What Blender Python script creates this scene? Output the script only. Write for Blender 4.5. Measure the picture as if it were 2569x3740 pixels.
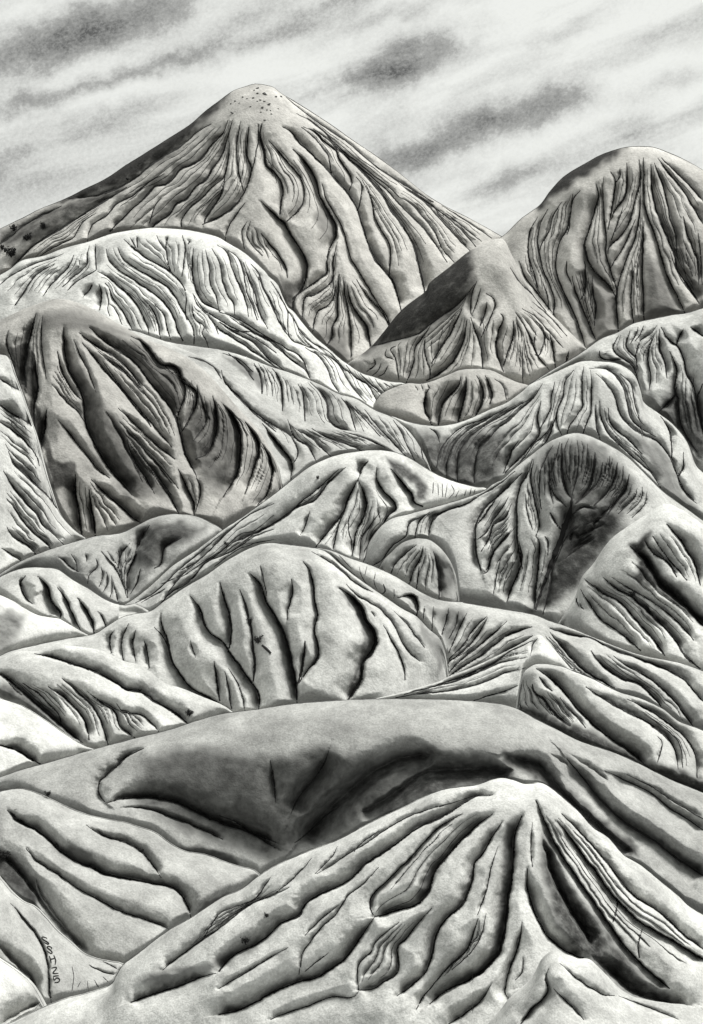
import bpy, math, random
import numpy as np

scene = bpy.context.scene
for o in list(bpy.data.objects):
    bpy.data.objects.remove(o, do_unlink=True)
random.seed(4)
RNG = np.random.default_rng(11)
COL = scene.collection

# ------------------------------------------------------------------ camera
IMG_W, IMG_H = 703.0, 1024.0
FOCAL = 1576.0            # focal length expressed in picture rows
HORIZON = 300.0           # picture row of the horizon
CAM_Z = 160.0
cam_data = bpy.data.cameras.new('camera')
cam = bpy.data.objects.new('camera', cam_data)
COL.objects.link(cam)
cam.location = (0, 0, CAM_Z)
cam.rotation_euler = (math.radians(90), 0, 0)
cam_data.sensor_fit = 'VERTICAL'
cam_data.sensor_height = 24.0
cam_data.lens = 24.0 * FOCAL / IMG_H
cam_data.shift_y = -(IMG_H / 2 - HORIZON) / IMG_H
cam_data.clip_start = 1.0
cam_data.clip_end = 60000.0
scene.camera = cam

# ------------------------------------------------------------------ light
SUN_EL, SUN_AZ = 58.0, 52.0       # azimuth clockwise from +Y (straight ahead)
EXPOSURE = 0.52
sun_data = bpy.data.lights.new('sun', 'SUN')
sun_data.energy = 4.2
sun_data.angle = math.radians(26)
sun_data.color = (1.0, 0.985, 0.95)
sun = bpy.data.objects.new('sun', sun_data)
COL.objects.link(sun)
sun.location = (0, 0, 900)
sun.rotation_euler = (math.radians(90 - SUN_EL), 0, math.radians(180 - SUN_AZ))

world = bpy.data.worlds.new('World')
scene.world = world
world.use_nodes = True
wn, wl = world.node_tree.nodes, world.node_tree.links
wn.clear()
def wnode(t, **kw):
    n = wn.new(t)
    for k, v in kw.items():
        setattr(n, k, v)
    return n
def wmath(op, a, b=None, c=None, clamp=False):
    n = wnode('ShaderNodeMath', operation=op, use_clamp=clamp)
    for i, v in enumerate((a, b, c)):
        if v is None:
            continue
        if isinstance(v, (int, float)):
            n.inputs[i].default_value = v
        else:
            wl.new(v, n.inputs[i])
    return n.outputs[0]
w_out = wnode('ShaderNodeOutputWorld')
w_bg = wnode('ShaderNodeBackground')
wl.new(w_bg.outputs[0], w_out.inputs[0])
w_sky = wnode('ShaderNodeTexSky', sky_type='NISHITA', sun_disc=False)
w_sky.sun_elevation = math.radians(SUN_EL)
w_sky.sun_rotation = math.radians(SUN_AZ)
w_bw = wnode('ShaderNodeRGBToBW')
wl.new(w_sky.outputs[0], w_bw.inputs[0])
clear = wmath('MULTIPLY', w_bw.outputs[0], 0.07)
w_tc = wnode('ShaderNodeTexCoord')
# turn the sky so that the streaks climb to the right
w_rot = wnode('ShaderNodeVectorRotate', rotation_type='Y_AXIS')
w_rot.inputs['Angle'].default_value = math.radians(20)
wl.new(w_tc.outputs['Generated'], w_rot.inputs['Vector'])
def wnoise(scale, detail, rough, stretch, dist=0.0, off=(0, 0, 0)):
    m = wnode('ShaderNodeMapping')
    m.inputs['Scale'].default_value = stretch
    m.inputs['Location'].default_value = off
    wl.new(w_rot.outputs[0], m.inputs[0])
    n = wnode('ShaderNodeTexNoise')
    n.inputs['Scale'].default_value = scale
    n.inputs['Detail'].default_value = detail
    n.inputs['Roughness'].default_value = rough
    n.inputs['Distortion'].default_value = dist
    wl.new(m.outputs[0], n.inputs[0])
    return n.outputs['Fac']
n_streak = wnoise(5.0, 5, 0.55, (1.0, 1.0, 4.2), 0.4, (0.31, 0.0, 0.12))
n_puff = wnoise(16.0, 5, 0.6, (1.0, 1.0, 2.0), 0.2)
n_grain = wnoise(420.0, 2, 0.75, (1.0, 1.0, 1.3))
w_wn = wnode('ShaderNodeTexNoise')
w_wn.inputs['Scale'].default_value = 26.0
w_wn.inputs['Detail'].default_value = 4.0
w_wn.inputs['Roughness'].default_value = 0.65
wl.new(w_rot.outputs[0], w_wn.inputs[0])
w_off = wnode('ShaderNodeVectorMath', operation='MULTIPLY_ADD')
w_off.inputs[1].default_value = (0.07, 0.0, 0.028)
w_off.inputs[2].default_value = (-0.035, 0.0, -0.014)
wl.new(w_wn.outputs['Color'], w_off.inputs[0])
w_add = wnode('ShaderNodeVectorMath', operation='ADD')
wl.new(w_rot.outputs[0], w_add.inputs[0]); wl.new(w_off.outputs[0], w_add.inputs[1])
# dark rain clouds: each one an ellipse of sky (column, row, half length, half height, depth)
CLOUDS = [(60, 37, 40, 17, .95), (95, 30, 55, 15, .9), (150, 14, 30, 12, .7), (25, 50, 30, 14, .5),
          (395, 66, 42, 18, 1.0), (430, 48, 30, 13, .6), (345, 78, 32, 7, .5), (370, 22, 45, 8, .55), (415, 12, 30, 7, .4),
          (495, 124, 42, 15, .9), (545, 108, 36, 13, .8), (580, 100, 22, 8, .5), (420, 150, 40, 11, .75), (395, 158, 22, 8, .5),
          (530, 168, 46, 9, .45), (625, 126, 26, 9, .55), (480, 190, 30, 7, .3),
          (15, 106, 26, 9, .75), (50, 100, 30, 8, .55), (95, 84, 34, 6, .5), (150, 62, 40, 7, .6), (190, 52, 34, 7, .5),
          (250, 42, 50, 8, .45), (310, 28, 40, 7, .4), (100, 118, 30, 10, .4), (150, 104, 40, 9, .35), (5, 164, 18, 10, .6),
          (35, 150, 12, 7, .4), (30, 185, 30, 6, .25), (325, 8, 40, 7, .5), (600, 62, 60, 8, .22), (675, 80, 40, 8, .3),
          (560, 28, 50, 6, .25), (690, 20, 40, 9, .3), (255, 12, 40, 8, .4), (640, 160, 30, 6, .2)]
ca, sa = math.cos(math.radians(20)), math.sin(math.radians(20))
dark = None
for (cx, cy, ra, rb, dep) in CLOUDS:
    vx, vz = (cx - IMG_W / 2) / FOCAL, (HORIZON - cy) / FOCAL
    L = math.sqrt(vx * vx + 1 + vz * vz)
    vx, vz = vx / L, vz / L
    ux, uz = vx * ca + vz * sa, -vx * sa + vz * ca       # same turn as the node above
    vm = wnode('ShaderNodeVectorMath', operation='MULTIPLY_ADD')
    kx, kz = FOCAL / ra, FOCAL / rb
    vm.inputs[1].default_value = (kx, 0.0, kz)
    vm.inputs[2].default_value = (-ux * kx, 0.0, -uz * kz)
    wl.new(w_add.outputs[0], vm.inputs[0])
    vd = wnode('ShaderNodeVectorMath', operation='DOT_PRODUCT')
    wl.new(vm.outputs[0], vd.inputs[0]); wl.new(vm.outputs[0], vd.inputs[1])
    g = wmath('POWER', 0.52, vd.outputs['Value'])
    dark = wmath('MULTIPLY_ADD', g, dep, dark if dark is not None else 0.0)
puffy = wmath('MULTIPLY', dark, wmath('MULTIPLY_ADD', n_puff, 2.0, -0.05))
streak = wmath('MULTIPLY', wmath('SUBTRACT', n_streak, 0.45, clamp=True), 1.1)
cover = wmath('ADD', wmath('MULTIPLY', puffy, 0.45), streak)
cover = wmath('MULTIPLY', cover, wmath('MULTIPLY_ADD', n_grain, 1.0, 0.5))
cover = wmath('ADD', cover, wmath('MULTIPLY', wmath('SUBTRACT', n_grain, 0.5), 0.09))
w_ramp = wnode('ShaderNodeValToRGB')
w_ramp.color_ramp.elements[0].position = 0.0
w_ramp.color_ramp.elements[0].color = (0.85, 0.865, 0.83, 1)
w_ramp.color_ramp.elements[1].position = 0.85
w_ramp.color_ramp.elements[1].color = (0.10, 0.102, 0.10, 1)
e = w_ramp.color_ramp.elements.new(0.35)
e.color = (0.40, 0.405, 0.39, 1)
wl.new(cover, w_ramp.inputs[0])
w_mix = wnode('ShaderNodeMix', data_type='RGBA')
w_mix.inputs['Factor'].default_value = 0.93
wl.new(clear, w_mix.inputs['A'])
wl.new(w_ramp.outputs[0], w_mix.inputs['B'])
wl.new(w_mix.outputs['Result'], w_bg.inputs[0])
w_bg.inputs[1].default_value = 0.74

scene.view_settings.view_transform = 'Standard'
scene.view_settings.look = 'None'
scene.view_settings.exposure = EXPOSURE
scene.view_settings.gamma = 1.0
scene.view_settings.use_curve_mapping = False
scene.cycles.use_denoising = True
scene.cycles.max_bounces = 3

# ------------------------------------------------------------------ survey of the range
# Every hill: crest line, furrows (side the wall rolls over, width) and dark patches (painted-in shade, plus some brush and blotches), read off a survey
# sheet in tile coordinates; tiles: origin and scale.
TILES = dict(A=(0, 0, 1.596), B=(800, 200, 1.596), C=(1569, 400, 1.596), D=(0, 800, 1.596), E=(800, 1000, 1.596),
             G=(1569, 1100, 1.596), H=(0, 1700, 1.596), I=(800, 1700, 1.596), J=(1569, 1900, 1.596),
             K=(0, 2740, 1.596), M=(800, 2740, 1.596), N=(1569, 2740, 1.596), P=(0, 2300, 1.596),
             Q=(300, 860, 3.192), Z=(40, 3380, 7.2545))
SHEET = 1024.0 / 3740.0
UNIT = SHEET / 1.596
SURVEY = """
#volcano|mountain|0.62|0.62|tall pointed volcanic mountain with gullied flanks and dark left edge against the sky|mountain|w
crest A -140,1405 0,1335 150,1262 230,1220 370,1165 500,1100 620,1040 740,960 860,885 980,810 1110,725 1200,645 1290,580 1360,530 1430,505 1490,490 1550,497 1596,510 B 370,230 500,310 640,400 780,500 900,580 1050,690 1200,810 1310,880 1450,950 1596,1030 1700,1095 1800,1180
A u60 1330,700 1310,760 1280,800 1230,850 1180,920 1110,965 1050,990 1020,1030 970,1075 900,1090 850,1150 770,1220 720,1270 640,1350
A u60 1355,700 1330,790 1310,860 1290,910 1230,1000 1200,1050 1140,1090 1090,1160 1030,1190 990,1250 930,1290 890,1325 850,1360
A l30 1405,705 1385,800 1380,900 1385,960 1400,1040 1420,1110
A l45 1335,800 1335,890 1325,960 1300,1040 1250,1080 1170,1160 1110,1210 1060,1280 1060,1335
A l55 1310,1040 1290,1130 1240,1210 1200,1270 1185,1320
A l60 1450,740 1440,900 1465,980 1450,1060 1420,1130 1370,1200 1290,1260 1180,1310
A l22 1505,720 1510,800 1490,900 1470,1000
A r25 1525,720 1515,800 1540,900 1545,960 1590,1010
A u45 1230,720 1150,770 1060,850 960,910 870,970 800,1030 740,1070 660,1110 560,1140 400,1160
A u60 740,1090 600,1180 470,1260 330,1350 200,1430 110,1520 40,1590
A u30 960,1010 860,1070 760,1150 680,1190 620,1260 550,1300 520,1350 510,1410
A u25 560,1240 480,1300 430,1380 380,1410 300,1450 220,1500
A u30 360,1200 200,1280 120,1330 50,1390 -30,1440
A l20 940,1150 900,1210 870,1300
A l30 1430,1180 1380,1250 1330,1330 1310,1410
A l12 1440,1290 1410,1350 1425,1450
A l14 1460,1290 1440,1370 1480,1440 1530,1490
B l60 250,400 240,470 265,560 275,640 320,680 355,730 375,800 360,870 355,930
B l50 290,500 350,570 420,650 470,710 495,780 490,860 450,920 400,965 375,985
B l90 245,855 290,900 340,945 380,980 400,1020 440,1080 480,1140 510,1210 510,1290 480,1370 430,1420
B l40 245,1040 300,1110 350,1170 390,1240 400,1300
B r70 370,420 430,460 470,520 520,560 560,600 620,660 680,730 740,800 800,890 830,980 850,1050 880,1130 910,1200 970,1270 1020,1340 1060,1490
B l85 430,550 490,610 540,680 570,750 590,830 640,920 680,990 680,1060 650,1120 630,1180
B l35 600,750 630,850 690,950 730,1040 750,1130 770,1190 800,1240 860,1340 920,1440 980,1530 1000,1620
B l45 650,1130 630,1200 630,1270 570,1320 470,1390 430,1450 440,1510
B l35 690,1090 665,1200 665,1290 640,1340 560,1400 500,1420 485,1540
E l40 680,40 670,130 640,180 570,230 545,340
E l50 700,0 690,180 690,250 660,310 660,370 615,430
E l50 720,20 740,150 760,260 770,360 770,480
E l60 745,60 770,170 820,250 860,310 885,420
E l50 800,30 850,110 900,170 950,220 990,300
B r30 480,420 550,480 600,540 640,600 655,690
B l45 490,420 560,450 620,510 680,560 700,610 750,680 775,740 760,790
B r80 670,520 720,570 790,640 860,710 920,780 960,830 990,890 1040,960 1090,1030 1140,1130 1160,1220 1190,1340 1200,1400
B l30 800,710 830,760 825,850 810,910
B l40 860,760 890,850 910,950 950,1030 990,1100 1000,1180 990,1290
B r40 550,430 640,500 700,560 800,640 900,720 980,790 1040,860 1120,940 1190,1010 1250,1090 1330,1210
B r30 450,340 520,380 600,440 700,540 800,620 900,700 1000,780 1050,830
B r35 1050,830 1120,870 1200,960 1260,1040 1300,1130 1370,1210
B r35 1030,730 1100,790 1200,860 1290,960 1380,1060 1470,1150
B r25 1230,870 1320,940 1400,1010 1500,1120
B r20 1320,920 1420,1000 1530,1090
B r25 1300,880 1430,960 1590,1070
B r30 380,240 480,320 600,410 760,520 900,640 1050,740 1250,860
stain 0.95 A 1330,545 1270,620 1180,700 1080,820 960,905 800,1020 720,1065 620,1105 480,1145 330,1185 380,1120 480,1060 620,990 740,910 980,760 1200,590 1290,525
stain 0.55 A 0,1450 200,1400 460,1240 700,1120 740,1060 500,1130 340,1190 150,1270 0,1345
stain 0.5 E 340,0 440,60 500,20 480,80 430,150 440,220 380,160
stain 0.35 E 560,340 720,300 770,460 740,530 640,440
stain 0.3 B 600,850 680,990 660,1110 600,1060 560,950
#dome|mountain|0.6|0.75|broad dome-shaped mountain with dense dark furrows at the upper right|mountain|w
crest C -100,1500 100,1100 250,860 330,790 430,737 530,640 640,560 700,480 780,395 880,330 990,270 1100,230 1180,217 1260,217 1310,222 1400,255 1500,300 1596,355 1750,450
C l35 690,580 650,660 630,760 640,830 660,930 700,1020 730,1120 720,1200
C r30 630,625 590,700 575,780 580,870 610,960 630,1060
C l30 770,540 720,620 700,700 650,790 640,830
C l40 880,470 840,520 820,600 800,700 760,770 740,850 740,950 790,1080 840,1180 870,1260 910,1390
C r20 835,490 825,570 815,680 800,730
C l60 970,430 985,500 960,600 930,700 905,790 930,890 980,960 1040,1020 1090,1100
C l40 1015,395 1010,480 1020,640 1030,760 1030,850 1060,950 1090,1050
C r45 1055,360 1080,410 1075,500 1060,600 1040,700
C l20 1110,340 1110,390 1080,430
C r50 1150,310 1150,420 1140,500 1080,590 1060,640
C l60 1220,290 1230,400 1200,520 1170,640 1130,720 1050,800 1040,840
C l40 1200,640 1150,760 1100,850 1050,930
C l50 1230,410 1225,600 1200,740 1150,870 1110,980 1090,1100 1100,1300
C l50 1245,280 1250,400 1250,520 1270,620 1310,720 1350,860 1390,980 1430,1060 1490,1190
C l45 1250,650 1245,800 1240,950 1245,1080 1250,1230
C l35 1180,880 1180,1000 1175,1120 1190,1260
C r70 1290,320 1300,500 1340,640 1390,760 1430,860 1440,930 1500,1020 1570,1130
C r50 1310,310 1350,420 1390,560 1400,640 1430,720 1440,850
C r50 1330,280 1400,380 1480,480 1540,580 1610,690
C r40 1350,280 1450,380 1530,460 1610,555
C r50 1480,620 1500,720 1530,800 1560,880 1570,1020
C r30 1565,720 1580,860 1590,1020
C l50 900,880 910,950 905,1060 880,1110
C r40 950,970 955,1080 970,1150 960,1260
C l40 830,970 850,1060 900,1180 950,1300 980,1360
C l25 800,880 800,950 830,1020
C r35 520,880 560,980 620,1060 720,1190
C l25 720,1130 730,1210 780,1280 860,1370
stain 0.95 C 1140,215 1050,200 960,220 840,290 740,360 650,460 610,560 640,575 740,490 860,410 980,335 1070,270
stain 0.3 C 900,780 1040,820 1090,1000 1100,1300 960,1340 860,1150 830,960
stain 0.4 C 1250,850 1330,900 1400,1050 1470,1190 1250,1230
stain 0.35 C 1330,640 1430,860 1500,1000 1596,1150 1640,1000 1500,760 1400,640
C l25 1130,560 1090,680 1060,760
C r25 1400,820 1450,960 1530,1080
C l20 660,1000 690,1100 690,1180
#spur|spur|0.6|0.7|pale rounded spur with a dark left flank below the domed mountain|ridge|w
crest E 700,560 760,515 890,420 1060,215 1200,105 C 0,1010 100,930 250,812 350,765 430,758 480,850 560,1000 640,1120 760,1240 870,1350 960,1440
E u30 1490,60 1420,150 1340,220 1250,280 1160,350 1050,380 900,420
C l30 275,1000 245,1080 240,1180 250,1200
C l20 300,1040 280,1110 250,1190
C l35 335,1120 320,1200 290,1270
C l25 330,1070 370,1100 380,1150 340,1240 300,1330
C l15 390,1130 360,1200 330,1290
C r60 415,1190 430,1220 400,1300 385,1380 400,1450 430,1530
C l50 490,1230 490,1310 470,1380 430,1490
C l30 540,1240 590,1330 620,1420 700,1520
C l40 660,1270 670,1340 640,1430 615,1430
C l40 700,1300 720,1400 735,1510
C l60 810,1410 800,1460 780,1500
C l20 620,1290 610,1380 640,1450
C l50 190,1160 130,1290 60,1400 10,1480
C l70 215,1230 200,1340 150,1450 60,1540 -20,1580
C r40 240,1210 270,1300 300,1400 310,1520
C r20 545,1380 540,1470 545,1600
E l40 1240,290 1180,380 1140,440 1135,520 1090,640
E r25 1200,370 1200,470 1230,560 1225,620
E r20 1030,420 1000,440 1030,500 1050,620
E l25 900,490 910,530 860,570
E l12 975,440 970,480 1020,500
E l12 945,520 930,560 890,595
E l12 985,530 960,580 925,600
stain 0.92 E 1485,-60 1480,30 1430,140 1340,220 1250,280 1160,345 1050,378 930,405 840,460 800,440 900,330 1020,180 1170,50 1300,-50 1400,-140 1460,-140
C u25 470,920 520,1000 600,1080 680,1180
C u18 540,1160 620,1210 700,1300 780,1390
C u18 600,1120 700,1210 800,1320
C u14 500,1180 560,1270 600,1350
#whitehill|hill|0.82|0.6|bright white hill with winding furrows below the volcano|hill|n
crest D -80,370 0,325 60,290 130,240 250,215 370,170 520,130 620,95 700,75 800,60 900,50 980,55 1080,62 1180,80 1270,105 1330,140 1430,200 1540,300 E 290,15 340,60 370,130 400,190 440,225 490,290 560,370 620,420 700,490 740,520 830,578 900,600 980,625 1090,640 1200,680 1260,800
Q l35 85,120 60,220 65,310 30,370 -30,430 -100,480 -180,560 -230,600
Q b30 160,100 155,250 165,400
Q u25 165,405 100,440 0,500 -90,560 -170,640
Q u45 180,420 280,470 400,570 520,670 620,790 690,900 730,1000 770,1090 780,1160
Q u45 280,150 300,260 360,350 480,440 600,520 720,600 840,680 950,780 1030,890 1080,1000 1110,1110 1180,1230
Q u45 415,140 450,230 530,320 650,400 780,470 900,540 1010,620 1090,720 1150,830 1190,900 1225,990
Q u45 485,40 560,110 640,180 740,260 850,320 960,380 1030,430 1110,500 1160,570 1205,640
Q r20 560,20 600,90 640,170
Q r25 640,0 640,80 650,170
Q r30 870,0 910,90 975,180 990,250 1005,330 1040,430
Q l25 1000,0 985,80 975,170
Q l30 1165,0 1195,90 1205,180 1190,290 1180,370 1160,480
Q l18 1270,50 1220,110
Q r50 1300,150 1285,300 1285,450 1310,580 1350,690 1410,780 1500,830 1610,880
Q r25 1205,640 1215,760 1205,870 1220,950 1270,1030 1300,1130 1305,1270
Q r20 1280,800 1295,920 1330,990 1420,1060 1400,1150 1450,1230 1475,1310
Q r25 1290,670 1330,780 1400,870 1480,950 1540,1040 1590,1150
Q u30 700,720 780,810 840,900 880,1010 900,1120 920,1210
Q u30 840,800 930,890 970,980 990,1080 1030,1220
Q r35 265,550 320,620 350,720 420,820 480,900 540,1010 600,1130
Q l30 130,550 80,640 10,720
Q l40 200,560 225,660 220,760 205,870
Q r12 265,600 300,720 310,790 300,860 325,940
Q r18 310,790 370,840 420,930 465,1040
D u35 430,210 400,280 350,330 300,380 250,450
D u25 370,200 300,230 200,260 120,300 50,340 -30,410
D u40 320,260 250,300 190,350 150,410 90,500
D r25 1200,180 1220,290 1225,380 1260,450 1275,530
D r30 1235,170 1280,260 1300,370 1330,450 1360,490 1370,560
D r40 1265,150 1320,190 1350,280 1390,380 1430,470 1450,570
D r30 1330,180 1390,230 1420,320 1440,430 1470,500 1500,590
D r40 1420,250 1450,350 1490,450 1510,540 1560,640
D r30 1460,260 1510,320 1530,400 1570,460 1600,530
E r40 230,20 290,150 350,280 410,370
E l25 300,40 360,140 400,220 400,310 420,380 480,410 560,440
E r15 430,240 470,330 540,400 620,440 700,510
D u25 1130,440 1180,520 1250,570 1350,630 1480,690 1610,780
D u35 1210,560 1290,650 1400,720 1500,790 1620,870
D u20 1280,600 1370,650 1470,660 1600,720
E u40 0,280 100,350 200,400 280,490 380,560
E u40 60,250 180,330 300,400 420,500 500,560 545,640
E u30 0,220 120,270 250,350 400,440 480,490 535,620
E u30 500,430 580,480 630,550 660,630 710,710
E u30 560,440 680,510 740,600 800,690 860,750
E u40 740,530 790,600 870,650 920,740 1010,840
E u35 820,580 880,640 950,700 1050,790 1150,870
E u30 900,600 960,680 1040,730 1130,790 1215,880
E r14 960,635 1010,670 1035,695
E u25 1000,640 1080,710 1170,760 1205,800
E r14 1060,640 1110,690 1190,720
#farright|hill|0.62|0.7|hill with dark furrows at the right edge below the domed mountain|hill|n
crest G 450,560 575,488 700,410 830,335 900,290 1000,220 1100,180 1190,130 1320,100 1420,80 1500,70 1596,40 1750,0
G r35 1170,170 1145,250 1160,290 1200,330 1210,400
G l45 990,290 1000,330 1060,345 1110,340
G r40 1100,200 1070,270 1090,310 1150,350 1190,390 1215,470 1240,560
G l30 1325,140 1290,190 1230,230 1210,290 1195,340
G l20 1215,150 1205,190 1170,250
G l18 1250,140 1230,190 1200,230
G r45 1340,160 1340,270 1370,360 1385,450
G l40 1310,200 1280,270 1275,360 1290,440 1280,520
G r50 1350,150 1390,220 1450,270 1480,340 1500,430 1540,500 1560,620
G r40 1480,160 1450,220 1440,260
G r45 1520,150 1560,180 1620,220
G l50 1400,290 1440,400 1430,500 1450,590 1460,700 1500,790 1560,880
G r60 1590,480 1560,580 1580,700 1610,830
G r50 1330,650 1420,560 1440,500
stain 0.6 G 1240,480 1330,600 1440,480 1500,560 1596,520 1640,900 1560,950 1480,800 1340,660
stain 0.45 G 1000,290 1110,330 1210,430 1230,560 1180,420 1090,360
#knoll|knoll|0.52|0.8|small domed knoll with cream sides in the central valley|knoll|w
crest E 900,760 960,690 1090,640 1180,640 1250,622 1330,590 1400,562 1480,552 G 330,397 380,410 450,445 520,475 575,490 650,540
E l70 1440,600 1440,680 1420,770 1385,890
E l80 1410,600 1390,660 1310,750 1290,820 1275,900
E r60 1230,660 1200,720 1200,790 1245,890
E l50 1500,590 1540,680 1530,760 1470,870
E l40 1550,590 1590,690 1580,760
G r15 380,450 430,500 450,600
E r10 1140,650 1160,680
E r10 1180,645 1190,680
E r10 1215,640 1230,670
#knob|hill|0.7|0.62|pale knobbed hill with fanning furrows at right centre|hill|n
crest E 960,860 1000,830 1100,862 1200,882 1300,885 1420,860 G 350,632 450,590 540,525 590,482 700,430 830,370 900,348 980,350 1080,360 1150,390 1200,440 1230,520 1250,590 1330,650 1420,720 1500,820 1550,950 1596,1000 1700,1100
G l35 900,380 890,450 890,560 890,620 850,680 810,740 800,790
G l30 940,400 945,500 940,640 920,700 890,780
G l35 840,400 790,470 780,550 750,620 740,700 770,780
G l35 730,470 710,560 700,640 640,750
G u35 970,420 1040,490 1080,560 1110,660 1160,720 1230,770 1330,820 1400,910 1440,1010 1500,1130 1560,1180
G u35 930,390 1040,400 1120,490 1150,590 1170,680 1230,740 1320,790
G r30 1110,420 1170,480 1190,560 1210,650 1230,700
G r30 990,580 1000,680 1040,770 1120,850 1210,930 1290,1000 1350,1090
G r30 970,600 970,720 990,790 1000,830
G r35 1040,620 1060,720 1150,800 1240,890
G r50 1340,660 1390,740 1410,830 1410,930
G l40 1480,880 1480,970 1450,1030 1480,1100 1540,1160
G u40 660,480 600,570 540,620 470,690 400,740 330,820 280,880 265,970 260,1060
G u40 600,560 480,630 400,680 300,740 220,810 170,890 160,990 165,1060
G u35 450,620 330,690 200,770 130,860 100,950 100,1040
G u30 330,680 200,730 110,800 60,880 40,970
G l45 650,580 630,680 640,770 600,830 540,900 480,960 440,1000
G l40 740,660 720,720 690,800 650,850
G l45 520,810 480,870 460,930 430,1000
G l30 720,690 680,770 610,830 560,900 510,960
G l20 0,740 40,770 60,830
stain 0.62 G -40,760 100,790 300,760 480,760 420,860 480,900 400,1040 260,1090 60,1040 -120,980
stain 0.35 G 1160,740 1330,830 1400,920 1460,1060 1560,1180 1596,1250 1420,1150 1330,1040 1260,900
#greyridge|ridge|0.56|0.55|long grey ridge descending rightward across the middle valley|ridge|n
crest D 600,640 770,650 900,690 1000,720 1150,742 1300,765 E 150,482 300,540 410,575 530,620 600,650 700,700 800,730 900,790 1000,832 1050,865 1130,945 1200,1060 1240,1160
E l40 200,530 240,580 250,700
E l50 300,540 350,610 370,700 370,800
E r40 460,640 490,710 500,860
E r60 530,630 590,690 630,760 640,850 700,900 790,930
E r40 710,720 760,790 780,860 800,920
E r20 740,740 840,840 940,950
E u30 850,790 900,860 990,960 1090,1065
E r30 1010,840 1060,920 1100,1010 1150,1100
E r12 20,460 120,500 200,570
D r40 1480,840 1520,920 1530,1010
E r25 1090,900 1160,980 1190,1080
D r40 1330,780 1420,860 1480,940
stain 0.35 D 1300,790 1420,840 1520,900 1530,1000 1430,920
#lowridge|ridge|0.52|0.55|low grey ridge running to the right below the rounded dark hill|ridge|n
crest D 740,650 830,668 900,700 1000,735 1150,792 1290,872 E 120,630 223,721 330,800 420,850 520,880 620,900 750,915 850,935 950,980 1040,1040 1110,1080 1200,1160
D r40 1290,880 1310,950 1400,1050 1500,1150 1610,1240
E r40 30,630 120,730 250,840 330,890 420,950 460,1040 430,1110
E r40 400,850 440,950 520,1010 570,1100
E u35 440,900 540,960 590,1010 660,1070
E u35 540,900 640,960 760,1000 850,1040
E u25 700,910 850,960 970,1010
E l60 250,870 340,990 420,1090 420,1200
D u30 1100,800 1230,850 1290,930
#greyhill|hill|0.5|0.7|rounded dark grey hill with deep shaded hollows at the left|hill|w
crest D -100,625 0,590 60,560 140,525 230,490 330,465 430,480 530,520 640,580 740,640 850,700 960,742 1080,802 1200,890 1300,1000 1400,1115 E 223,901 270,970 320,1060 350,1150 365,1250 380,1330
D l80 210,550 190,640 160,760 145,880 150,980
D l60 200,790 210,900 220,990 200,1090 200,1210
D r65 370,630 375,750 400,880 470,1010 490,1090 500,1200 560,1330 620,1430 700,1530 770,1610
D r40 335,770 350,850 380,930 430,1010 480,1060
D u25 300,960 380,1060 450,1120 490,1180
D u50 460,660 560,740 660,800 740,870 790,930 830,1010
D u60 520,630 620,720 720,790 800,850 870,950 940,1030 1010,1130 1050,1250 1080,1370 1140,1490
D u40 570,770 660,850 730,900 800,980 840,1020
D u35 690,1100 760,1170 850,1260 940,1340 1020,1400
D l55 760,680 830,720 890,790 940,850 1020,860 1060,930 1080,1010 1040,1140 1020,1190
D l40 1050,870 1070,950 1140,1000 1140,1090 1110,1150
D l50 1150,970 1150,1050 1120,1140 1060,1240
D l30 1160,1010 1190,1100 1200,1190 1130,1290
D l60 1240,1030 1260,1130 1260,1250 1210,1360 1140,1400
D l90 1300,1080 1370,1170 1400,1260 1400,1370 1380,1490 1300,1620
D l80 1430,1180 1500,1290 1510,1370 1480,1450 1430,1600
E l60 250,990 300,1080 310,1170 280,1280 200,1380
D u40 830,1380 880,1450 940,1530 1000,1610
D r40 740,1290 780,1400 850,1510 900,1600
D r14 880,1380 960,1470 1040,1570
H u30 870,0 930,100 1000,200 1050,300
H l40 1040,20 1090,130 1130,220 1130,310
H b25 1140,50 1170,150 1140,270
H u50 530,80 620,170 700,240 780,310 850,350
H l70 440,50 440,150 460,270 470,350 480,420
H l60 520,140 530,240 550,330 555,430
D u30 340,1170 420,1270 500,1370 570,1460 640,1510
D l60 270,1110 260,1230 240,1340
D r30 50,650 40,740 80,850 95,930
stain 0.5 D 380,850 470,1010 500,1200 620,1440 760,1620 1000,1620 960,1500 860,1390 760,1250 640,1150 560,1000 480,900
stain 0.5 D 560,650 720,700 860,740 960,860 1060,900 1060,1100 1010,1150 900,960 760,820
stain 0.6 D 60,760 150,720 200,780 215,980 200,1190 260,1380 320,1560 440,1596 440,1420 330,1420 270,1250 230,1100 150,1000 95,950
stain 0.5 D 1140,1020 1260,1060 1370,1170 1400,1370 1300,1596 1180,1480 1060,1280
stain 0.35 D 200,560 330,520 520,560 700,640 800,700 640,690 480,650 300,640
D u35 480,720 560,820 640,920 720,1010 800,1110 880,1210
D u30 600,830 690,960 790,1080 900,1210 1000,1330
D u28 700,1180 780,1280 880,1390 1000,1540
D r20 430,700 470,800 520,900 560,1010
D u25 620,1120 700,1260 760,1390 830,1530
D l22 250,560 240,680 250,800 270,930
#paleslope|hill|0.66|0.75|pale furrowed slope at the left edge in front of the dark rounded hill|hill|n
crest D -120,770 0,788 50,808 80,890 112,975 145,1070 175,1160 205,1245 240,1390 290,1560 340,1700 400,1780 470,1840 560,1890
D u30 -20,920 60,970 130,1005
D u50 -30,1060 60,1130 150,1180 205,1220
D u40 -30,1160 80,1240 160,1310 210,1380 230,1440
D u40 50,1350 80,1430 150,1490 220,1560 270,1600
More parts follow.
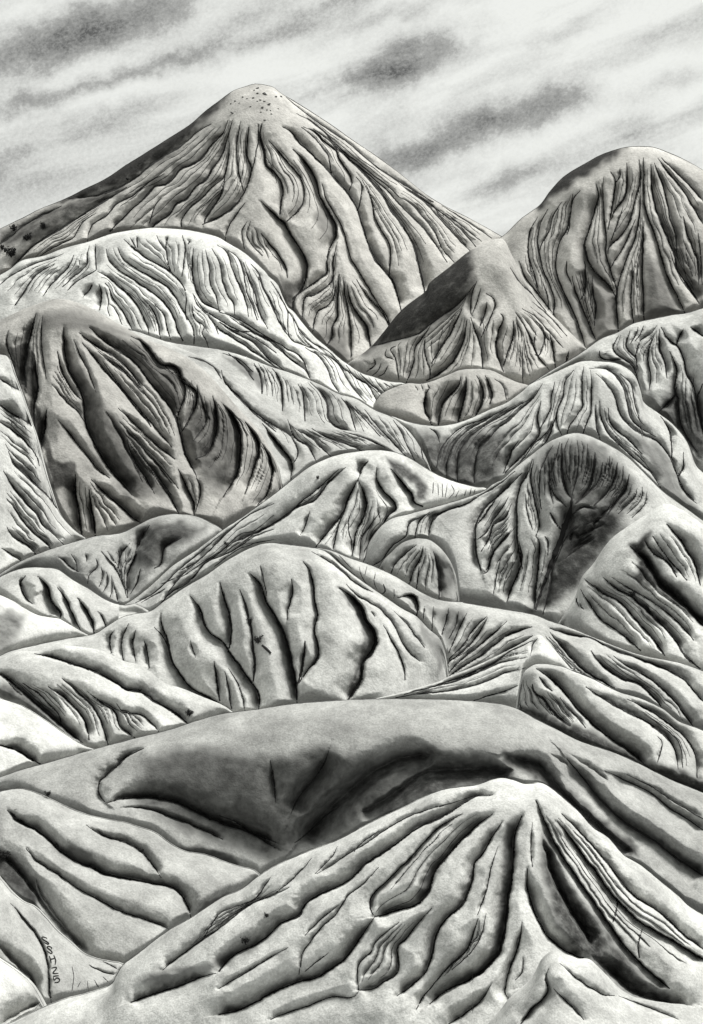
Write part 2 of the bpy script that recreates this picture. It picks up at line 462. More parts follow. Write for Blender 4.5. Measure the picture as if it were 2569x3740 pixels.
H u40 20,30 80,130 150,220 210,280 250,350 300,390 380,470
H u40 90,0 180,90 280,180 350,280 420,370 500,430
H u35 40,190 90,260 170,370 240,430 310,500
H u35 40,360 80,420 150,460 220,530
H u25 10,480 70,520 140,570
#blotchhill|hill|0.46|0.6|small hill with dark blotches behind the striped ridge at left|hill|n
crest H -100,680 0,630 100,570 210,520 350,470 490,430 570,410 700,395 800,350 880,310 980,285 1060,285 1140,295 1220,330 1300,378 1400,480
H l30 760,450 710,510 690,580 680,610
H l25 590,500 650,570 690,630 720,700 740,770
H r40 800,440 790,520 760,590 740,660 745,770
H l60 870,350 820,440 790,500
H u40 1060,420 960,480 940,570 900,600
H r12 415,515 445,570 450,620
H r12 500,510 505,560
H l14 560,540 570,590 520,640 510,690
H l14 590,590 600,650 570,720
H l14 620,620 630,680 600,740
H l14 650,640 655,720 640,770
H r14 660,680 690,800
H l20 820,600 800,680 760,750
H u25 340,530 410,590 460,620
stain 0.6 H 830,380 900,335 980,335 1080,330 1150,370 1200,360 1100,450 990,460 930,540 870,620 800,560 790,480
#leftmound|hill|0.62|0.55|low mound with a dark hollow near the left edge|hill|n
crest H -100,700 0,650 80,615 160,596 260,596 340,608 420,665 510,715 620,785 720,815 790,808 870,850 960,920
H r40 150,640 120,690 140,760 190,810
H l80 220,645 280,710 300,790 350,850 350,900
H l45 335,710 390,790 420,860 470,965
H l50 450,770 500,840 540,910 548,985
H l20 570,850 600,890 620,950
#patchslope|slope|0.76|0.5|white slope with a grey patch at the left edge|slope|n
crest H -100,730 0,755 80,790 140,830 220,870 300,885 350,895 430,940 510,985 560,1000 640,1060
stain 0.45 H -60,860 60,850 130,880 140,920 90,1010 40,1060 -60,1090
#stripehill|hill|0.72|0.6|central hill with a long striped ridge and dark brushy right side|hill|n
crest H 690,830 770,785 880,700 1000,590 1150,490 1290,382 1400,310 1500,240 E 319,1287 430,1200 520,1130 620,1080 720,1050 830,1033 930,1028 1020,1040 1110,1075 1200,1130 1290,1180 1400,1220 1500,1243 1560,1250 1650,1300
H u20 1290,400 1150,520 1050,600 960,690 870,760 790,800
H u25 1596,220 1450,290 1350,370 1260,460 1150,560 1060,640 980,740
H u14 1596,290 1480,380 1400,400 1300,490 1190,560 1120,610 1040,660
H u25 1596,370 1490,410 1400,470 1310,520 1200,570 1100,680 1000,740 940,800
H u20 1596,430 1480,455 1370,500 1250,590
H u14 820,800 900,755 960,720
H u12 1020,655 970,680 940,690
H u14 1140,570 1050,610
I u40 740,10 640,100 560,200 450,250 330,330 200,400 80,450
I u30 700,20 560,150 480,210 400,290 290,360
I l60 820,60 760,180 720,280 650,370 560,480
I l60 810,80 840,150 860,230 840,310 800,390 775,530
I l35 740,250 700,340 680,420 660,510
I l14 760,290 755,370 770,440 770,490
I l50 920,10 920,80 960,150 1010,200 1030,250 990,290 950,350 900,400 850,500
I l60 1000,20 1070,100 1120,160 1140,215 1190,240
I l20 530,260 500,360 470,415
I b30 940,270 880,350 830,430 820,550
E l50 870,1090 830,1140 820,1180
E r0 1250,1215 1245,1280
E r0 1275,1220 1280,1290
E r0 1300,1220 1305,1300
E r0 1330,1220 1320,1300
E r0 1355,1230 1370,1270 1340,1310
E r0 1400,1260 1380,1300
E r0 1440,1255 1430,1295
E r0 1470,1250 1460,1290
E r0 1495,1255 1485,1285
stain 0.65 E 960,1080 1040,1090 1100,1130 1170,1180 1225,1250 1210,1320 1150,1310 1130,1230 1060,1190 1010,1150
stain 0.4 I 830,160 860,260 830,400 790,520 840,550 900,420 880,300
#bowlhill|hill|0.6|0.75|hill with a dark branching bowl at right centre|hill|n
crest I 800,640 850,545 870,460 930,370 1000,312 1100,285 1200,258 1320,225 1450,185 1540,150 G 369,1066 430,1035 500,970 600,890 680,830 750,795 830,770 900,775 1000,815 1130,890 1240,990 1350,1100 1470,1190 1596,1280 1700,1350
G l50 600,920 570,1010 530,1080 510,1170 510,1260 510,1350 520,1450 540,1560
G l60 540,1000 480,1060 420,1120 350,1180 300,1240 270,1320 270,1420 280,1500 300,1570
G u30 500,990 400,1070 300,1130 220,1180 130,1210 60,1240 10,1290
I l50 1320,260 1260,300 1230,360 1220,420
I u25 1200,285 1110,340 1090,410 1010,470 940,560 870,590
I l30 1230,270 1170,320 1150,380 1140,440
G l35 460,1140 420,1210 360,1290 330,1350 280,1390
G l40 480,1180 440,1260 370,1310 350,1380 300,1460
G l40 480,1330 420,1400 370,1470 340,1570 310,1590
G r40 400,1130 340,1220 280,1300
J l30 500,40 430,120 370,190 340,270 320,300
J l60 520,120 540,220 520,300 480,390 450,480
J l14 420,210 390,330 370,440
G r40 610,920 590,1020 600,1110 620,1200 640,1300 620,1370
J l50 620,90 640,130 635,250 620,400 610,520
G l20 690,900 700,1000 700,1090 720,1180
G r20 650,950 640,1050 640,1130 650,1210
G r25k2 770,830 770,940 775,1040 800,1110 830,1150
G r12 810,800 790,870 800,1000 820,1060
G l14 860,810 870,900 860,1020 830,1130
G l30k2 965,880 960,960 940,1060 900,1130 850,1180
G l18k1.5 1010,940 1000,1000 970,1070 900,1140
G l30k1.5 1095,940 1080,1030 1040,1110 960,1190
G l30k1.5 1165,1010 1140,1100 1080,1180 1040,1240
G l20 1210,1090 1190,1150 1100,1240
G b50k3 830,1150 820,1220 790,1310 760,1400 720,1500 680,1610
G r16k2 700,1230 740,1300 765,1330
G r14k1.5 670,1370 690,1400 690,1480
G u16k1.5 820,1250 900,1200 960,1210
G u16 870,1310 800,1370 760,1450
J b40k2 740,150 700,280 650,420 615,530
J b25k1.5 780,140 720,280 700,400 660,550
G l14 720,840 690,890 640,1000
G l14 760,820 740,900 720,980 740,1080
G l14 920,830 915,950 890,1050
G l14 1050,900 1040,990 1000,1080
G l14 1130,960 1120,1050 1060,1140
G l14 1240,1080 1230,1160 1150,1240
G l14 1270,1110 1250,1190 1180,1260
dent G 960,1520 330,380 32
stain 0.5 G 640,900 700,840 900,800 1000,850 1100,950 1180,1050 1150,1200 1060,1330 960,1450 880,1580 700,1600 760,1350 740,1200 640,1100
stain 0.75 G 740,1190 850,1210 1000,1160 1120,1240 1110,1320 1010,1440 940,1550 880,1650 720,1760 600,1800 640,1690 700,1560 760,1420 780,1320
stain 0.5 G 1000,1000 1120,1040 1170,1150 1080,1280 960,1300 850,1240 900,1120
G l18k1.4 800,1200 730,1130 690,1050
G l16k1.3 900,1300 1000,1260 1060,1180
G l16k1.3 830,1420 920,1350 1010,1300
G l14 790,1500 880,1430 960,1380
G l14 560,1120 570,1230 600,1330
#rightslope|hill|0.72|0.6|hill with slanting pale ribs and dark brush at the right edge|hill|n
crest J 740,620 850,450 890,335 960,250 1050,120 1150,40 1260,-30 1370,-95 1470,-60 1596,25 1750,110
J u50 880,400 920,470 1000,580 1100,650 1230,760
J u60 900,340 1000,420 1110,480 1200,580 1290,680 1370,790
J u60 1010,330 1090,400 1180,450 1300,560 1390,650 1480,770
J u40 1060,330 1150,390 1260,450 1370,530 1450,600 1540,700
J u90 1170,150 1240,220 1290,300 1350,390 1450,470 1540,560 1620,640
J r60 1250,110 1300,190 1390,250 1440,330
J r40 1300,90 1350,170 1420,260 1500,350
J r70 1380,20 1470,130 1540,250 1580,380
J r16k2 1430,700 1480,780 1530,830 1580,865
J r30 850,400 860,480 900,520
stain 0.85 J 1170,140 1290,75 1300,110 1240,170 1350,330 1500,450 1596,560 1596,620 1450,500 1330,400 1200,330 1230,240
stain 0.45 J 1170,430 1300,520 1400,600 1350,610 1240,560
#domeknoll|knoll|0.48|0.8|small grey dome-shaped knoll in front of the bowl hill|knoll|n
crest I 860,700 930,600 960,550 1000,510 1060,455 1120,430 1180,425 1240,440 1300,490 1350,560 1380,640 1395,740 1405,820
I l30 1150,460 1090,510 1030,570 1000,630
I l40 1190,470 1170,550 1140,600 1100,720
I r60 1250,500 1270,590 1280,680 1285,780
I l12 1170,560 1150,720
stain 0.35 I 1240,470 1320,540 1370,640 1360,740 1290,780 1270,620
#widehill|hill|0.55|0.6|wide hill with ribs fanning from a central crest at lower right|hill|n
crest I 200,520 310,456 500,472 640,492 760,540 850,570 940,605 1050,660 1180,740 1290,785 1420,797 J 200,482 400,515 600,550 700,588 800,620 950,680 1100,740 1250,790 1450,830 1596,880 1750,950
I r16 1200,820 1190,900
I r16 1250,820 1240,980
I l25 1340,830 1320,920 1290,1010
I l20 1395,850 1380,930 1340,1010
I l30 1445,860 1400,950 1340,1090
I l40 1560,880 1480,960 1420,1050 1340,1130
J l50 335,570 280,670 200,760 110,830 60,890
J u40 450,590 360,670 280,740 200,800 90,910
J u50 600,620 480,660 400,710 300,790 200,850 80,930
J u40 600,670 530,720 450,760 380,820 280,860 180,910 50,950
J r30 640,700 700,770 770,840 850,870
J u50 700,650 770,740 850,830 920,890 1080,980
J u60 940,760 1010,850 1110,920 1220,960 1300,1030 1370,1110
J u40 1070,790 1150,850 1260,910 1350,980 1430,1060 1490,1140 1550,1220
J u50 700,630 830,670 950,690 1080,760 1200,800 1350,860 1480,930 1560,1020 1620,1080
I l0 1020,775 1020,720
I l0k2 960,690 970,730 950,750
I l0 910,620 905,680 920,720
I l0k1.5 650,510 720,580 790,640
I l0 690,510 770,600
I l0 820,590 830,640 860,690
I l0 860,590 850,640
I l60 1040,770 1130,760 1160,820 1150,880
stain 0.35 I 1200,820 1450,850 1400,960 1340,1100 1300,960
#boulderhill|hill|0.62|0.75|broad rounded hill with dark vertical creases in the centre|hill|n
crest H -100,1140 0,1110 60,1083 200,1050 380,1012 540,985 620,940 700,890 780,866 880,848 960,790 1080,710 1200,640 1300,570 1400,510 1500,465 1577,452 I 400,462 530,478 620,502 700,570 800,650 900,720 980,775 1060,830 1150,880 1220,950 1280,1000 1310,1060 1328,1140 1338,1230 1345,1320
I b25k2 120,720 150,800 170,880 190,960 200,1080 210,1160 200,1260
I l75 180,630 240,690 260,750 280,800 330,880 380,980 410,1080 430,1180 450,1280 455,1400
I l16 240,580 260,660 280,760
I l40k1.3 490,560 530,620 550,700 560,800 575,870 555,960 575,1040 575,1120 520,1190 460,1270
I l30k2 500,1020 495,1100 480,1200 455,1280
I l30 420,660 430,740 400,850 400,900
I l85k1.6 700,715 780,770 830,830 860,900 900,960 915,1020 890,1090 840,1150 830,1240 780,1330 735,1385
I u20 740,690 810,760 900,810 980,880 1030,950 1060,1020 1110,1090 1170,1140
I r12 890,850 910,880
I l20k1.4 960,930 1000,1010 1040,1080 1080,1180 1085,1250
I u14 1020,850 1090,920 1150,1000 1200,1060
I u25 540,500 640,560 720,620 800,690 900,740
H l60 1280,680 1310,780 1340,880 1350,980 1330,1090
H l60 1110,760 1170,840 1190,920 1230,980 1300,1030 1340,1090 1400,1170 1470,1270 1510,1340 1510,1440
H l60 940,860 940,920 970,1000 990,1080 1010,1150 1060,1230 1120,1300 1230,1360 1380,1460
H l16 900,940 950,1000 990,1080
H l30 840,1020 860,1090 870,1180
H l30 790,960 775,1040 790,1140
H l30 750,920 715,1000 710,1060 720,1140
H l35 665,960 640,1010 650,1090
H r30k1.5 1250,1140 1260,1240 1280,1370
H r20 1310,1200 1330,1290 1350,1420
H l14 1330,1180 1400,1300 1430,1440
H l12 1110,1020 1140,1120
stain 0.4 I 700,730 800,790 870,920 900,1010 860,1110 810,1240 760,1330 800,1180 840,1020 810,880
stain 0.45 I 330,880 400,950 430,1150 455,1330 410,1260 370,1080
stain 0.3 I 1150,900 1290,1010 1320,1130 1280,1240 1260,1120 1200,1020
#ribfoot|slope|0.74|0.6|white ribbed foot of the fanning slope, right of the broad rounded hill|slope|n
crest I 740,1420 830,1382 900,1362 1050,1327 1200,1285 1290,1257 1330,1235 J 200,878 300,836 400,788 500,738 600,684 645,668 700,720 800,840 900,960
J u35 600,700 530,735 450,775 380,830 280,870 180,915 50,955
J u30 560,800 420,830 300,880 150,940 -20,980 -150,1015
J u25 560,860 440,890 330,940 150,990 -40,1010 -200,1035
J u20 520,960 430,1000 350,1020 250,1055
J u18 590,790 600,730 630,690
#frontleft|slope|0.64|0.6|slope with curving dark creases at left below the rounded hill|slope|n
crest H -100,1140 0,1118 100,1084 220,1080 340,1045 420,1052 530,1065 620,1090 720,1140 800,1160 870,1200 960,1270 1060,1300 1180,1350 1300,1400 1370,1447 1450,1480 1540,1540
P u60k1.3 200,140 300,160 420,200 540,240 640,290 740,350 830,370 900,420 980,460 1050,510 1110,565
P u50 280,330 380,400 450,470 500,550 520,640
P u40 130,310 220,370 290,440 340,490 355,540
P u40 360,280 470,380 540,450 590,540 635,690
P u25 40,300 100,360 130,380
P u40 510,360 600,430 670,480 700,560 800,640
P u25 680,430 720,480 800,490 860,520 930,600
P u70 -40,230 60,300 150,380 250,470 380,580 480,660
stain 0.5 P -40,300 60,310 200,380 330,470 400,560 520,620 560,700 480,670 250,520 120,440 -40,380
#whiteleft|slope|0.72|0.5|smooth white slope at the left edge beside the big front hill|slope|n
crest P -120,350 0,400 120,440 250,520 380,610 480,670 560,700 680,760
P u60 -40,660 40,685 100,705 170,750 240,785
#rollhill|ridge|0.6|0.7|grey rolling ridge with a dark valley at its foot on the right|ridge|n
crest J 430,1240 510,1100 525,1000 540,905 580,857 640,837 760,850 850,885 960,930 1100,1000 1230,1040 1360,1100 1450,1170 1560,1212 1680,1260
J u30k2.2 600,955 610,1000 660,1040 700,1100 760,1160 820,1200
J r20k2 640,910 680,970 715,995
J u25k1.4 760,1030 800,1090 860,1150 910,1210
J u90 620,865 700,920 790,1010 870,1110 950,1190 1050,1270 1180,1360 1260,1430
J u50 910,970 1010,1040 1130,1110 1270,1180 1380,1270 1430,1340 1450,1450
J u50 1150,1040 1280,1110 1410,1200 1500,1280 1550,1380 1560,1500
J r16 1250,1130 1380,1220 1460,1310 1475,1440
J r12k1.3 1330,1260 1355,1300 1330,1410
J r40 540,880 520,960 520,1060 545,1100
stain 0.75 J 530,1090 640,1100 760,1160 900,1210 960,1230 1080,1290 1250,1400 1450,1450 1610,1530 1610,1640 1300,1500 900,1320 700,1240
#bigfront|hill|0.44|0.5|long dark foreground hill with a deep hollow behind the ribbed cone|hill|n
crest P -100,890 0,860 130,815 280,775 450,725 630,675 800,630 1000,580 1150,530 1300,490 1500,465 I 200,1427 420,1392 700,1370 900,1362 1100,1361 1300,1365 1500,1376 J 330,1062 430,1075 520,1105 620,1160 740,1220 880,1290 1060,1350 1200,1410 1400,1510 1596,1590 1750,1660
P l45 840,690 740,740 690,790 630,840 580,890 575,940 590,980 620,1010
P u60 620,1010 720,985 850,980 960,990 1080,1030 1200,1090 1330,1140 1450,1180 1610,1240
M l55s 640,0 610,80 560,160 490,240 450,300 420,370
M u45 0,380 100,420 200,490 330,570
M u90sk0 1300,30 1130,30 1000,70 880,140 760,240 660,320 560,430 480,520
M u70sk0 1750,120 1596,110 1400,110 1200,130 1080,210 960,290 800,380
N u60sk0 430,30 560,60 640,90 720,170 780,250 900,360 1000,450 1100,540 1200,610
N u70s 800,50 900,170 980,270 1060,350 1150,430 1300,520 1400,600 1500,670 1610,740
N u45s 1020,120 1150,180 1290,250 1400,340 1500,400 1610,480
N r30k0 690,10 790,80 880,170
N r25k0 820,20 960,120 1060,200
dent M 400,680 640,460 58
stain 0.48 M -420,40 -100,-20 300,60 600,-20 900,60 1250,-30 1596,60 1596,180 1200,290 800,430 500,560 300,640 100,560 -200,480 -500,300
stain 0.6 M 1280,10 1100,10 940,60 800,160 640,290 500,440 430,540 540,560 700,380 860,260 1000,150 1150,80 1300,80
stain 0.7 M 1700,90 1500,80 1250,90 1100,170 960,290 900,400 1080,340 1290,240 1500,200 1700,190
stain 0.7 N 430,10 560,40 680,90 740,180 860,280 1000,400 1180,540 1210,620 1120,600 1000,520 880,400 760,280 640,190 560,130 440,60
stain 0.5 N 900,160 980,230 1060,320 1180,400 1330,500 1450,590 1620,700 1620,760 1440,640 1260,530 1080,410 960,300
stain 0.5 K 1000,560 1150,560 1300,600 1400,660 1380,690 1200,630 1050,600
M u30s 700,330 600,400 520,480 440,540
M l25 300,60 320,180 330,300
N u22 1150,140 1290,210 1420,300 1596,400
K u22 700,330 850,340 1000,390 1130,440 1300,520
#lefthill|hill|0.48|0.55|sloping hill with dark brush marks at lower left|hill|n
crest K -100,270 20,237 130,226 250,266 400,336 520,380 650,408 720,420 800,445 900,480 1000,550 1080,590 1200,610 1320,655 1400,680 1480,700 1540,760 1600,860
K u45 500,435 600,500 700,530 790,570 850,620 890,670 940,745
K u70 40,350 110,420 200,460 280,520 340,580 430,640 520,680 620,725 720,745 830,765 900,780 990,800 1050,840 1095,910 1115,980
K u30 150,570 220,650 330,720 460,810 570,870 680,930 790,970 910,1010 1000,1050
K l60k0 190,700 240,830 320,950 420,1080
K u70k0 -40,560 60,660 160,770 220,860 320,990 430,1110 520,1190
stain 0.7 K -60,580 60,640 200,780 230,860 200,920 130,870 -60,700
stain 0.35 K 230,430 330,560 480,560 560,650 680,740 560,700 400,640 300,560
stain 0.4 K 1200,880 1330,840 1440,790 1530,730 1500,800 1300,880 1130,960
#signhill|hill|0.5|0.6|small slope with ink lettering at the bottom left|slope|n
crest K -100,660 0,750 60,820 130,880 200,912 260,970 330,1050 400,1110 480,1180 560,1215 640,1232 720,1252 800,1330
K l25 60,890 130,970 180,1030 230,1110 270,1200 285,1300 290,1400 300,1480
K r0 420,1260 430,1330 420,1400
K r0 470,1350 455,1380
K r0 510,1345 515,1400
K r0 550,1340 580,1390
K r0 600,1320 640,1360
K u14 520,1250 590,1290 680,1310
K u14 490,1190 600,1230 690,1280
K u60k0 -40,1100 60,1220 160,1310 230,1400
#cornerslope|slope|0.74|0.5|pale slope in the bottom left corner|slope|n
crest K -120,1150 0,1222 100,1290 170,1350 220,1420 255,1490 300,1560
K u80k0 -60,1640 60,1560 160,1510 240,1470
#frontcone|hill|0.67|0.6|pale foreground cone with ribs radiating from its peak|hill|n
crest K -120,1650 60,1590 250,1500 380,1450 500,1420 640,1370 680,1310 720,1250 800,1190 900,1110 1000,1040 1110,980 1200,920 1300,855 1400,815 1500,740 M 300,690 400,640 560,575 700,520 850,440 950,390 1080,330 1180,280 1290,235 1400,215 1500,203 N 370,170 430,162 490,175 550,195 600,195 640,188 700,215 780,280 870,360 950,450 1040,510 1130,610 1230,670 1340,760 1450,850 1500,900 1560,940 1596,960 1750,1060
M u70 1596,260 1500,270 1400,330 1280,400 1150,460 1030,550 940,610 860,660 770,750 660,810 540,870 490,920 460,970 360,1010 300,1070 220,1130 110,1180 50,1230 0,1290
K u60 1260,1300 1180,1320 1060,1370 920,1415 760,1470
M u20 1500,260 1350,310 1200,350 1080,400 960,470 860,540 760,600 660,670 570,720
M u16 540,630 480,700 420,760 330,830
M u14 690,560 660,620 560,720
M u16 930,470 820,550 790,590
M u35 410,800 300,850 200,890 100,960 0,1040 -100,1110 -200,1180 -330,1280
M u20 300,740 260,800 200,880
K u20 1560,770 1480,870 1300,940 1230,1020 1190,1090
M r40 1420,370 1280,450 1200,530 1130,610 1050,690 960,780 890,850 880,910 900,960
M u95 1596,370 1500,440 1400,540 1330,620 1270,690 1240,760 1220,830 1150,900 1050,930 960,960 910,970
M u75 910,970 860,1040 800,1130 740,1210 650,1280 560,1330 470,1350 340,1400 210,1470 100,1520 0,1540
M u18 930,680 840,780 750,850 680,960 600,1030 530,1120 490,1180 470,1280 465,1310
M l55 1650,420 1596,500 1540,600 1490,660 1480,740 1450,830 1420,900 1340,970 1290,1030 1260,1110 1240,1200 1200,1300 1100,1390 1040,1430
M l45 1240,920 1150,1020 1090,1100 1040,1150 1050,1260 1020,1320 960,1350 900,1390 820,1400
M l20 1050,1000 930,1100 880,1180 820,1240 805,1310 815,1400
M u25 820,1400 770,1440 650,1440 520,1490 400,1530 300,1570
M l40 1510,980 1480,1080 1440,1170 1350,1250 1280,1330 1190,1440 1150,1510
N l110k1.2 540,380 500,480 490,620 480,740 460,860 450,980 430,1100 400,1190 330,1270 230,1340 100,1400 0,1480
N l60 620,290 660,390 700,480 750,580 830,700 900,800 980,920 1060,1030 1120,1120 1200,1210 1280,1290 1400,1390
N r70 570,690 570,800 600,920 640,1010 690,1090 760,1150 850,1200 900,1210
N r100k0 650,490 680,600 700,700 760,830 830,960 900,1060 950,1150
N d70 745,415 830,520 900,620 980,720 1030,800 1090,870 1180,960 1240,1010 1330,1060 1450,1130 1610,1230
N u50 770,370 850,450 960,570 1060,690 1130,790 1220,870 1320,930 1400,1000 1500,1090 1610,1170
N r14k1.8 1095,870 1090,930 1070,1000
N r14k1.8 1240,1040 1215,1130 1225,1210
N l40 540,1000 520,1130 480,1240 450,1340 440,1410 465,1450
N l14 545,1200 540,1290 500,1340
N l40 360,1360 300,1460 200,1540 110,1600
N u100k0 950,1200 1050,1290 1150,1390 1280,1450 1390,1480 1500,1490
stain 0.7 N 650,490 720,560 760,720 840,830 960,960 1060,1100 1200,1280 1400,1430 1390,1490 1150,1420 950,1230 800,1150 700,900 660,650
stain 0.35 K 830,1340 900,1280 1060,1260 1230,1230 1380,1160 1500,1100 1490,1150 1390,1190 1300,1270 1100,1340 900,1400
stain 0.35 N 440,420 500,440 480,740 450,980 400,1180 260,1330 120,1380 330,1240 410,1000
stain 0.35 M 1480,450 1330,620 1240,760 1200,860 1000,940 1130,860 1230,690
N l20 400,560 360,680 330,820 280,960
N r20 600,420 590,560 600,680
N u20 880,520 980,640 1080,780 1180,880
M u16 700,900 600,980 500,1080
M u18 400,1150 280,1220 150,1300 0,1390
M u16 640,1180 560,1240 500,1290
N l18 330,950 300,1080 240,1180 130,1280
#frontknoll|knoll|0.64|0.6|low knoll at the bottom right edge in front of the ribbed cone|knoll|n
crest N 250,1700 400,1540 470,1450 560,1370 620,1300 660,1220 710,1177 760,1177 810,1215 860,1221 930,1222 980,1260 1030,1310 1120,1400 1220,1450 1400,1480 1500,1492 1596,1550 1750,1600
N r40 695,1270 675,1330 690,1400 650,1460 600,1500 530,1600
N u20 760,1240 870,1340 1000,1420 1080,1430
N u20 720,1390 800,1470 900,1570
N u16 1100,1430 1250,1490 1450,1570
"""
def tile_pts(tokens, tile=None):
    pts = []
    for t in tokens:
        if t in TILES:
            tile = t
            continue
        a, b = t.split(',')
        ox, oy, s = TILES[tile]
        pts.append(((ox + float(a) / s) * SHEET, (oy + float(b) / s) * SHEET))
    return np.array(pts)

def spline(pts, step=1.5):
    """Catmull-Rom through the points, resampled evenly."""
    if len(pts) == 2:
        pts = np.array([pts[0], (pts[0] + pts[1]) / 2, pts[1]])
    p = np.vstack([2 * pts[0] - pts[1], pts, 2 * pts[-1] - pts[-2]])
    out = []
    for i in range(1, len(p) - 2):
        n = max(2, int(np.hypot(*(p[i + 1] - p[i])) / 1.0))
        t = np.linspace(0, 1, n, endpoint=False)[:, None]
        out.append(0.5 * (2 * p[i] + (p[i + 1] - p[i - 1]) * t + (2 * p[i - 1] - 5 * p[i] + 4 * p[i + 1] - p[i + 2]) * t ** 2
                          + (-p[i - 1] + 3 * p[i] - 3 * p[i + 1] + p[i + 2]) * t ** 3))
    out.append(p[-2][None])
    q = np.vstack(out)
    d = np.concatenate([[0], np.cumsum(np.hypot(*np.diff(q, axis=0).T))])
    n = max(4, int(d[-1] / step))
    s = np.linspace(0, d[-1], n)
    return np.stack([np.interp(s, d, q[:, 0]), np.interp(s, d, q[:, 1])], 1)

def value_noise(x, y, wave, seed):
    r = np.random.default_rng(seed)
    g = r.uniform(-1, 1, (97, 97))
    u, v = x / wave + 50, y / wave + 13
    i, j = np.floor(u).astype(int), np.floor(v).astype(int)
    fu, fv = u - i, v - j
    fu, fv = fu * fu * (3 - 2 * fu), fv * fv * (3 - 2 * fv)
    a = g[i % 97, j % 97]; b = g[(i + 1) % 97, j % 97]; c = g[i % 97, (j + 1) % 97]; d = g[(i + 1) % 97, (j + 1) % 97]
    return (a * (1 - fu) + b * fu) * (1 - fv) + (c * (1 - fu) + d * fu) * fv

def smooth(y, sig, dx):
    k = int(3 * sig / dx) + 1
    w = np.exp(-0.5 * (np.arange(-k, k + 1) * dx / sig) ** 2)
    w /= w.sum()
    yp = np.concatenate([2 * y[0] - y[k:0:-1], y, 2 * y[-1] - y[-2:-k - 2:-1]]) if len(y) > k + 1 else np.pad(y, k, mode='edge')
    return np.convolve(yp, w, mode='valid')

def sstep(a, b, x):
    t = np.clip((x - a) / (b - a), 0, 1)
    return t * t * (3 - 2 * t)

# ------------------------------------------------------------------ read the survey
HILLS = []
for ln in SURVEY.strip().splitlines():
    if ln.startswith('#'):
        key, name, tone, slope, label, cat, warm = ln[1:].split('|')
        HILLS.append(dict(key=key, name=name, tone=float(tone), slope=float(slope), label=label, cat=cat, warm=warm,
                          lines=[], shade_stains=[], dents=[]))
        continue
    h = HILLS[-1]
    tk = ln.split()
    if tk[0] == 'crest':
        h['crest'] = tile_pts(tk[1:])
    elif tk[0] == 'stain':
        h['shade_stains'].append((float(tk[1]), tile_pts(tk[2:])))
    elif tk[0] == 'dent':
        c = tile_pts([tk[1], tk[2]])[0]
        ra, rb = [float(v) * UNIT for v in tk[3].split(',')]
        h['dents'].append((c, ra, rb, float(tk[4])))
    else:
        spec, ink = (tk[1].split('k') + ['1'])[:2]
        side = spec[0] + ('s' if spec.endswith('s') else '')
        h['lines'].append((side, float(spec[1:].rstrip('s')) * UNIT, float(ink), tile_pts([tk[0]] + tk[2:])))

# finer rills between neighbouring gullies, following the same fall of the slope
def even(pts, n=24):
    q = spline(pts, 1.0)
    i = np.linspace(0, len(q) - 1, n)
    k = np.arange(len(q))
    return np.stack([np.interp(i, k, q[:, 0]), np.interp(i, k, q[:, 1])], 1)
PLAIN = {'bigfront', 'lefthill', 'boulderhill', 'frontknoll', 'signhill', 'leftmound'}
for h in HILLS:
    if h['key'] in PLAIN:
        continue
    main = [(sd, w, even(p)) for (sd, w, ink, p) in h['lines'] if w >= 2.0 and len(sd) == 1 and ink > 0]
    extra = []
    for i in range(len(main)):
        for j in range(i + 1, len(main)):
            qi, qj = main[i][2], main[j][2]
            if np.hypot(*(qi[0] - qj[0])) > np.hypot(*(qi[0] - qj[-1])):
                qj = qj[::-1]
            dist = np.hypot(*(qi - qj).T)
            dm = dist.mean()
            la, lb = [np.hypot(*np.diff(v, axis=0).T).sum() for v in (qi, qj)]
            if dm < 6.5 or dm > 36 or dist.max() > 62 or min(la, lb) < 30 or not 0.45 < la / lb < 2.2:
                continue
            mid = (qi + qj) / 2
            if any(k not in (i, j) and np.hypot(*(main[k][2][None] - mid[6:18:3, None]).transpose(2, 0, 1)).min(1).mean() < 0.3 * dm
                   for k in range(len(main))):
                continue
            for f in ((0.5,) if dm < 13 else (0.36, 0.68) if dm < 22 else (0.27, 0.5, 0.74)):
                f += RNG.uniform(-.06, .06)
                q = qi * (1 - f) + qj * f
                a, c = RNG.uniform(0.0, 0.22), RNG.uniform(0.75, 1.0)
                q = q[int(a * 23):int(c * 23) + 1]
                q = q + np.stack([value_noise(q[:, 0], q[:, 1], 9, i * 7 + j), value_noise(q[:, 0], q[:, 1], 9, i * 5 + j + 50)], 1) * 1.3
                extra.append((main[i][0], min(3.6, 0.2 * dm), 0.45, q[::2] if len(q) > 8 else q))
    h['lines'] += extra[:60]

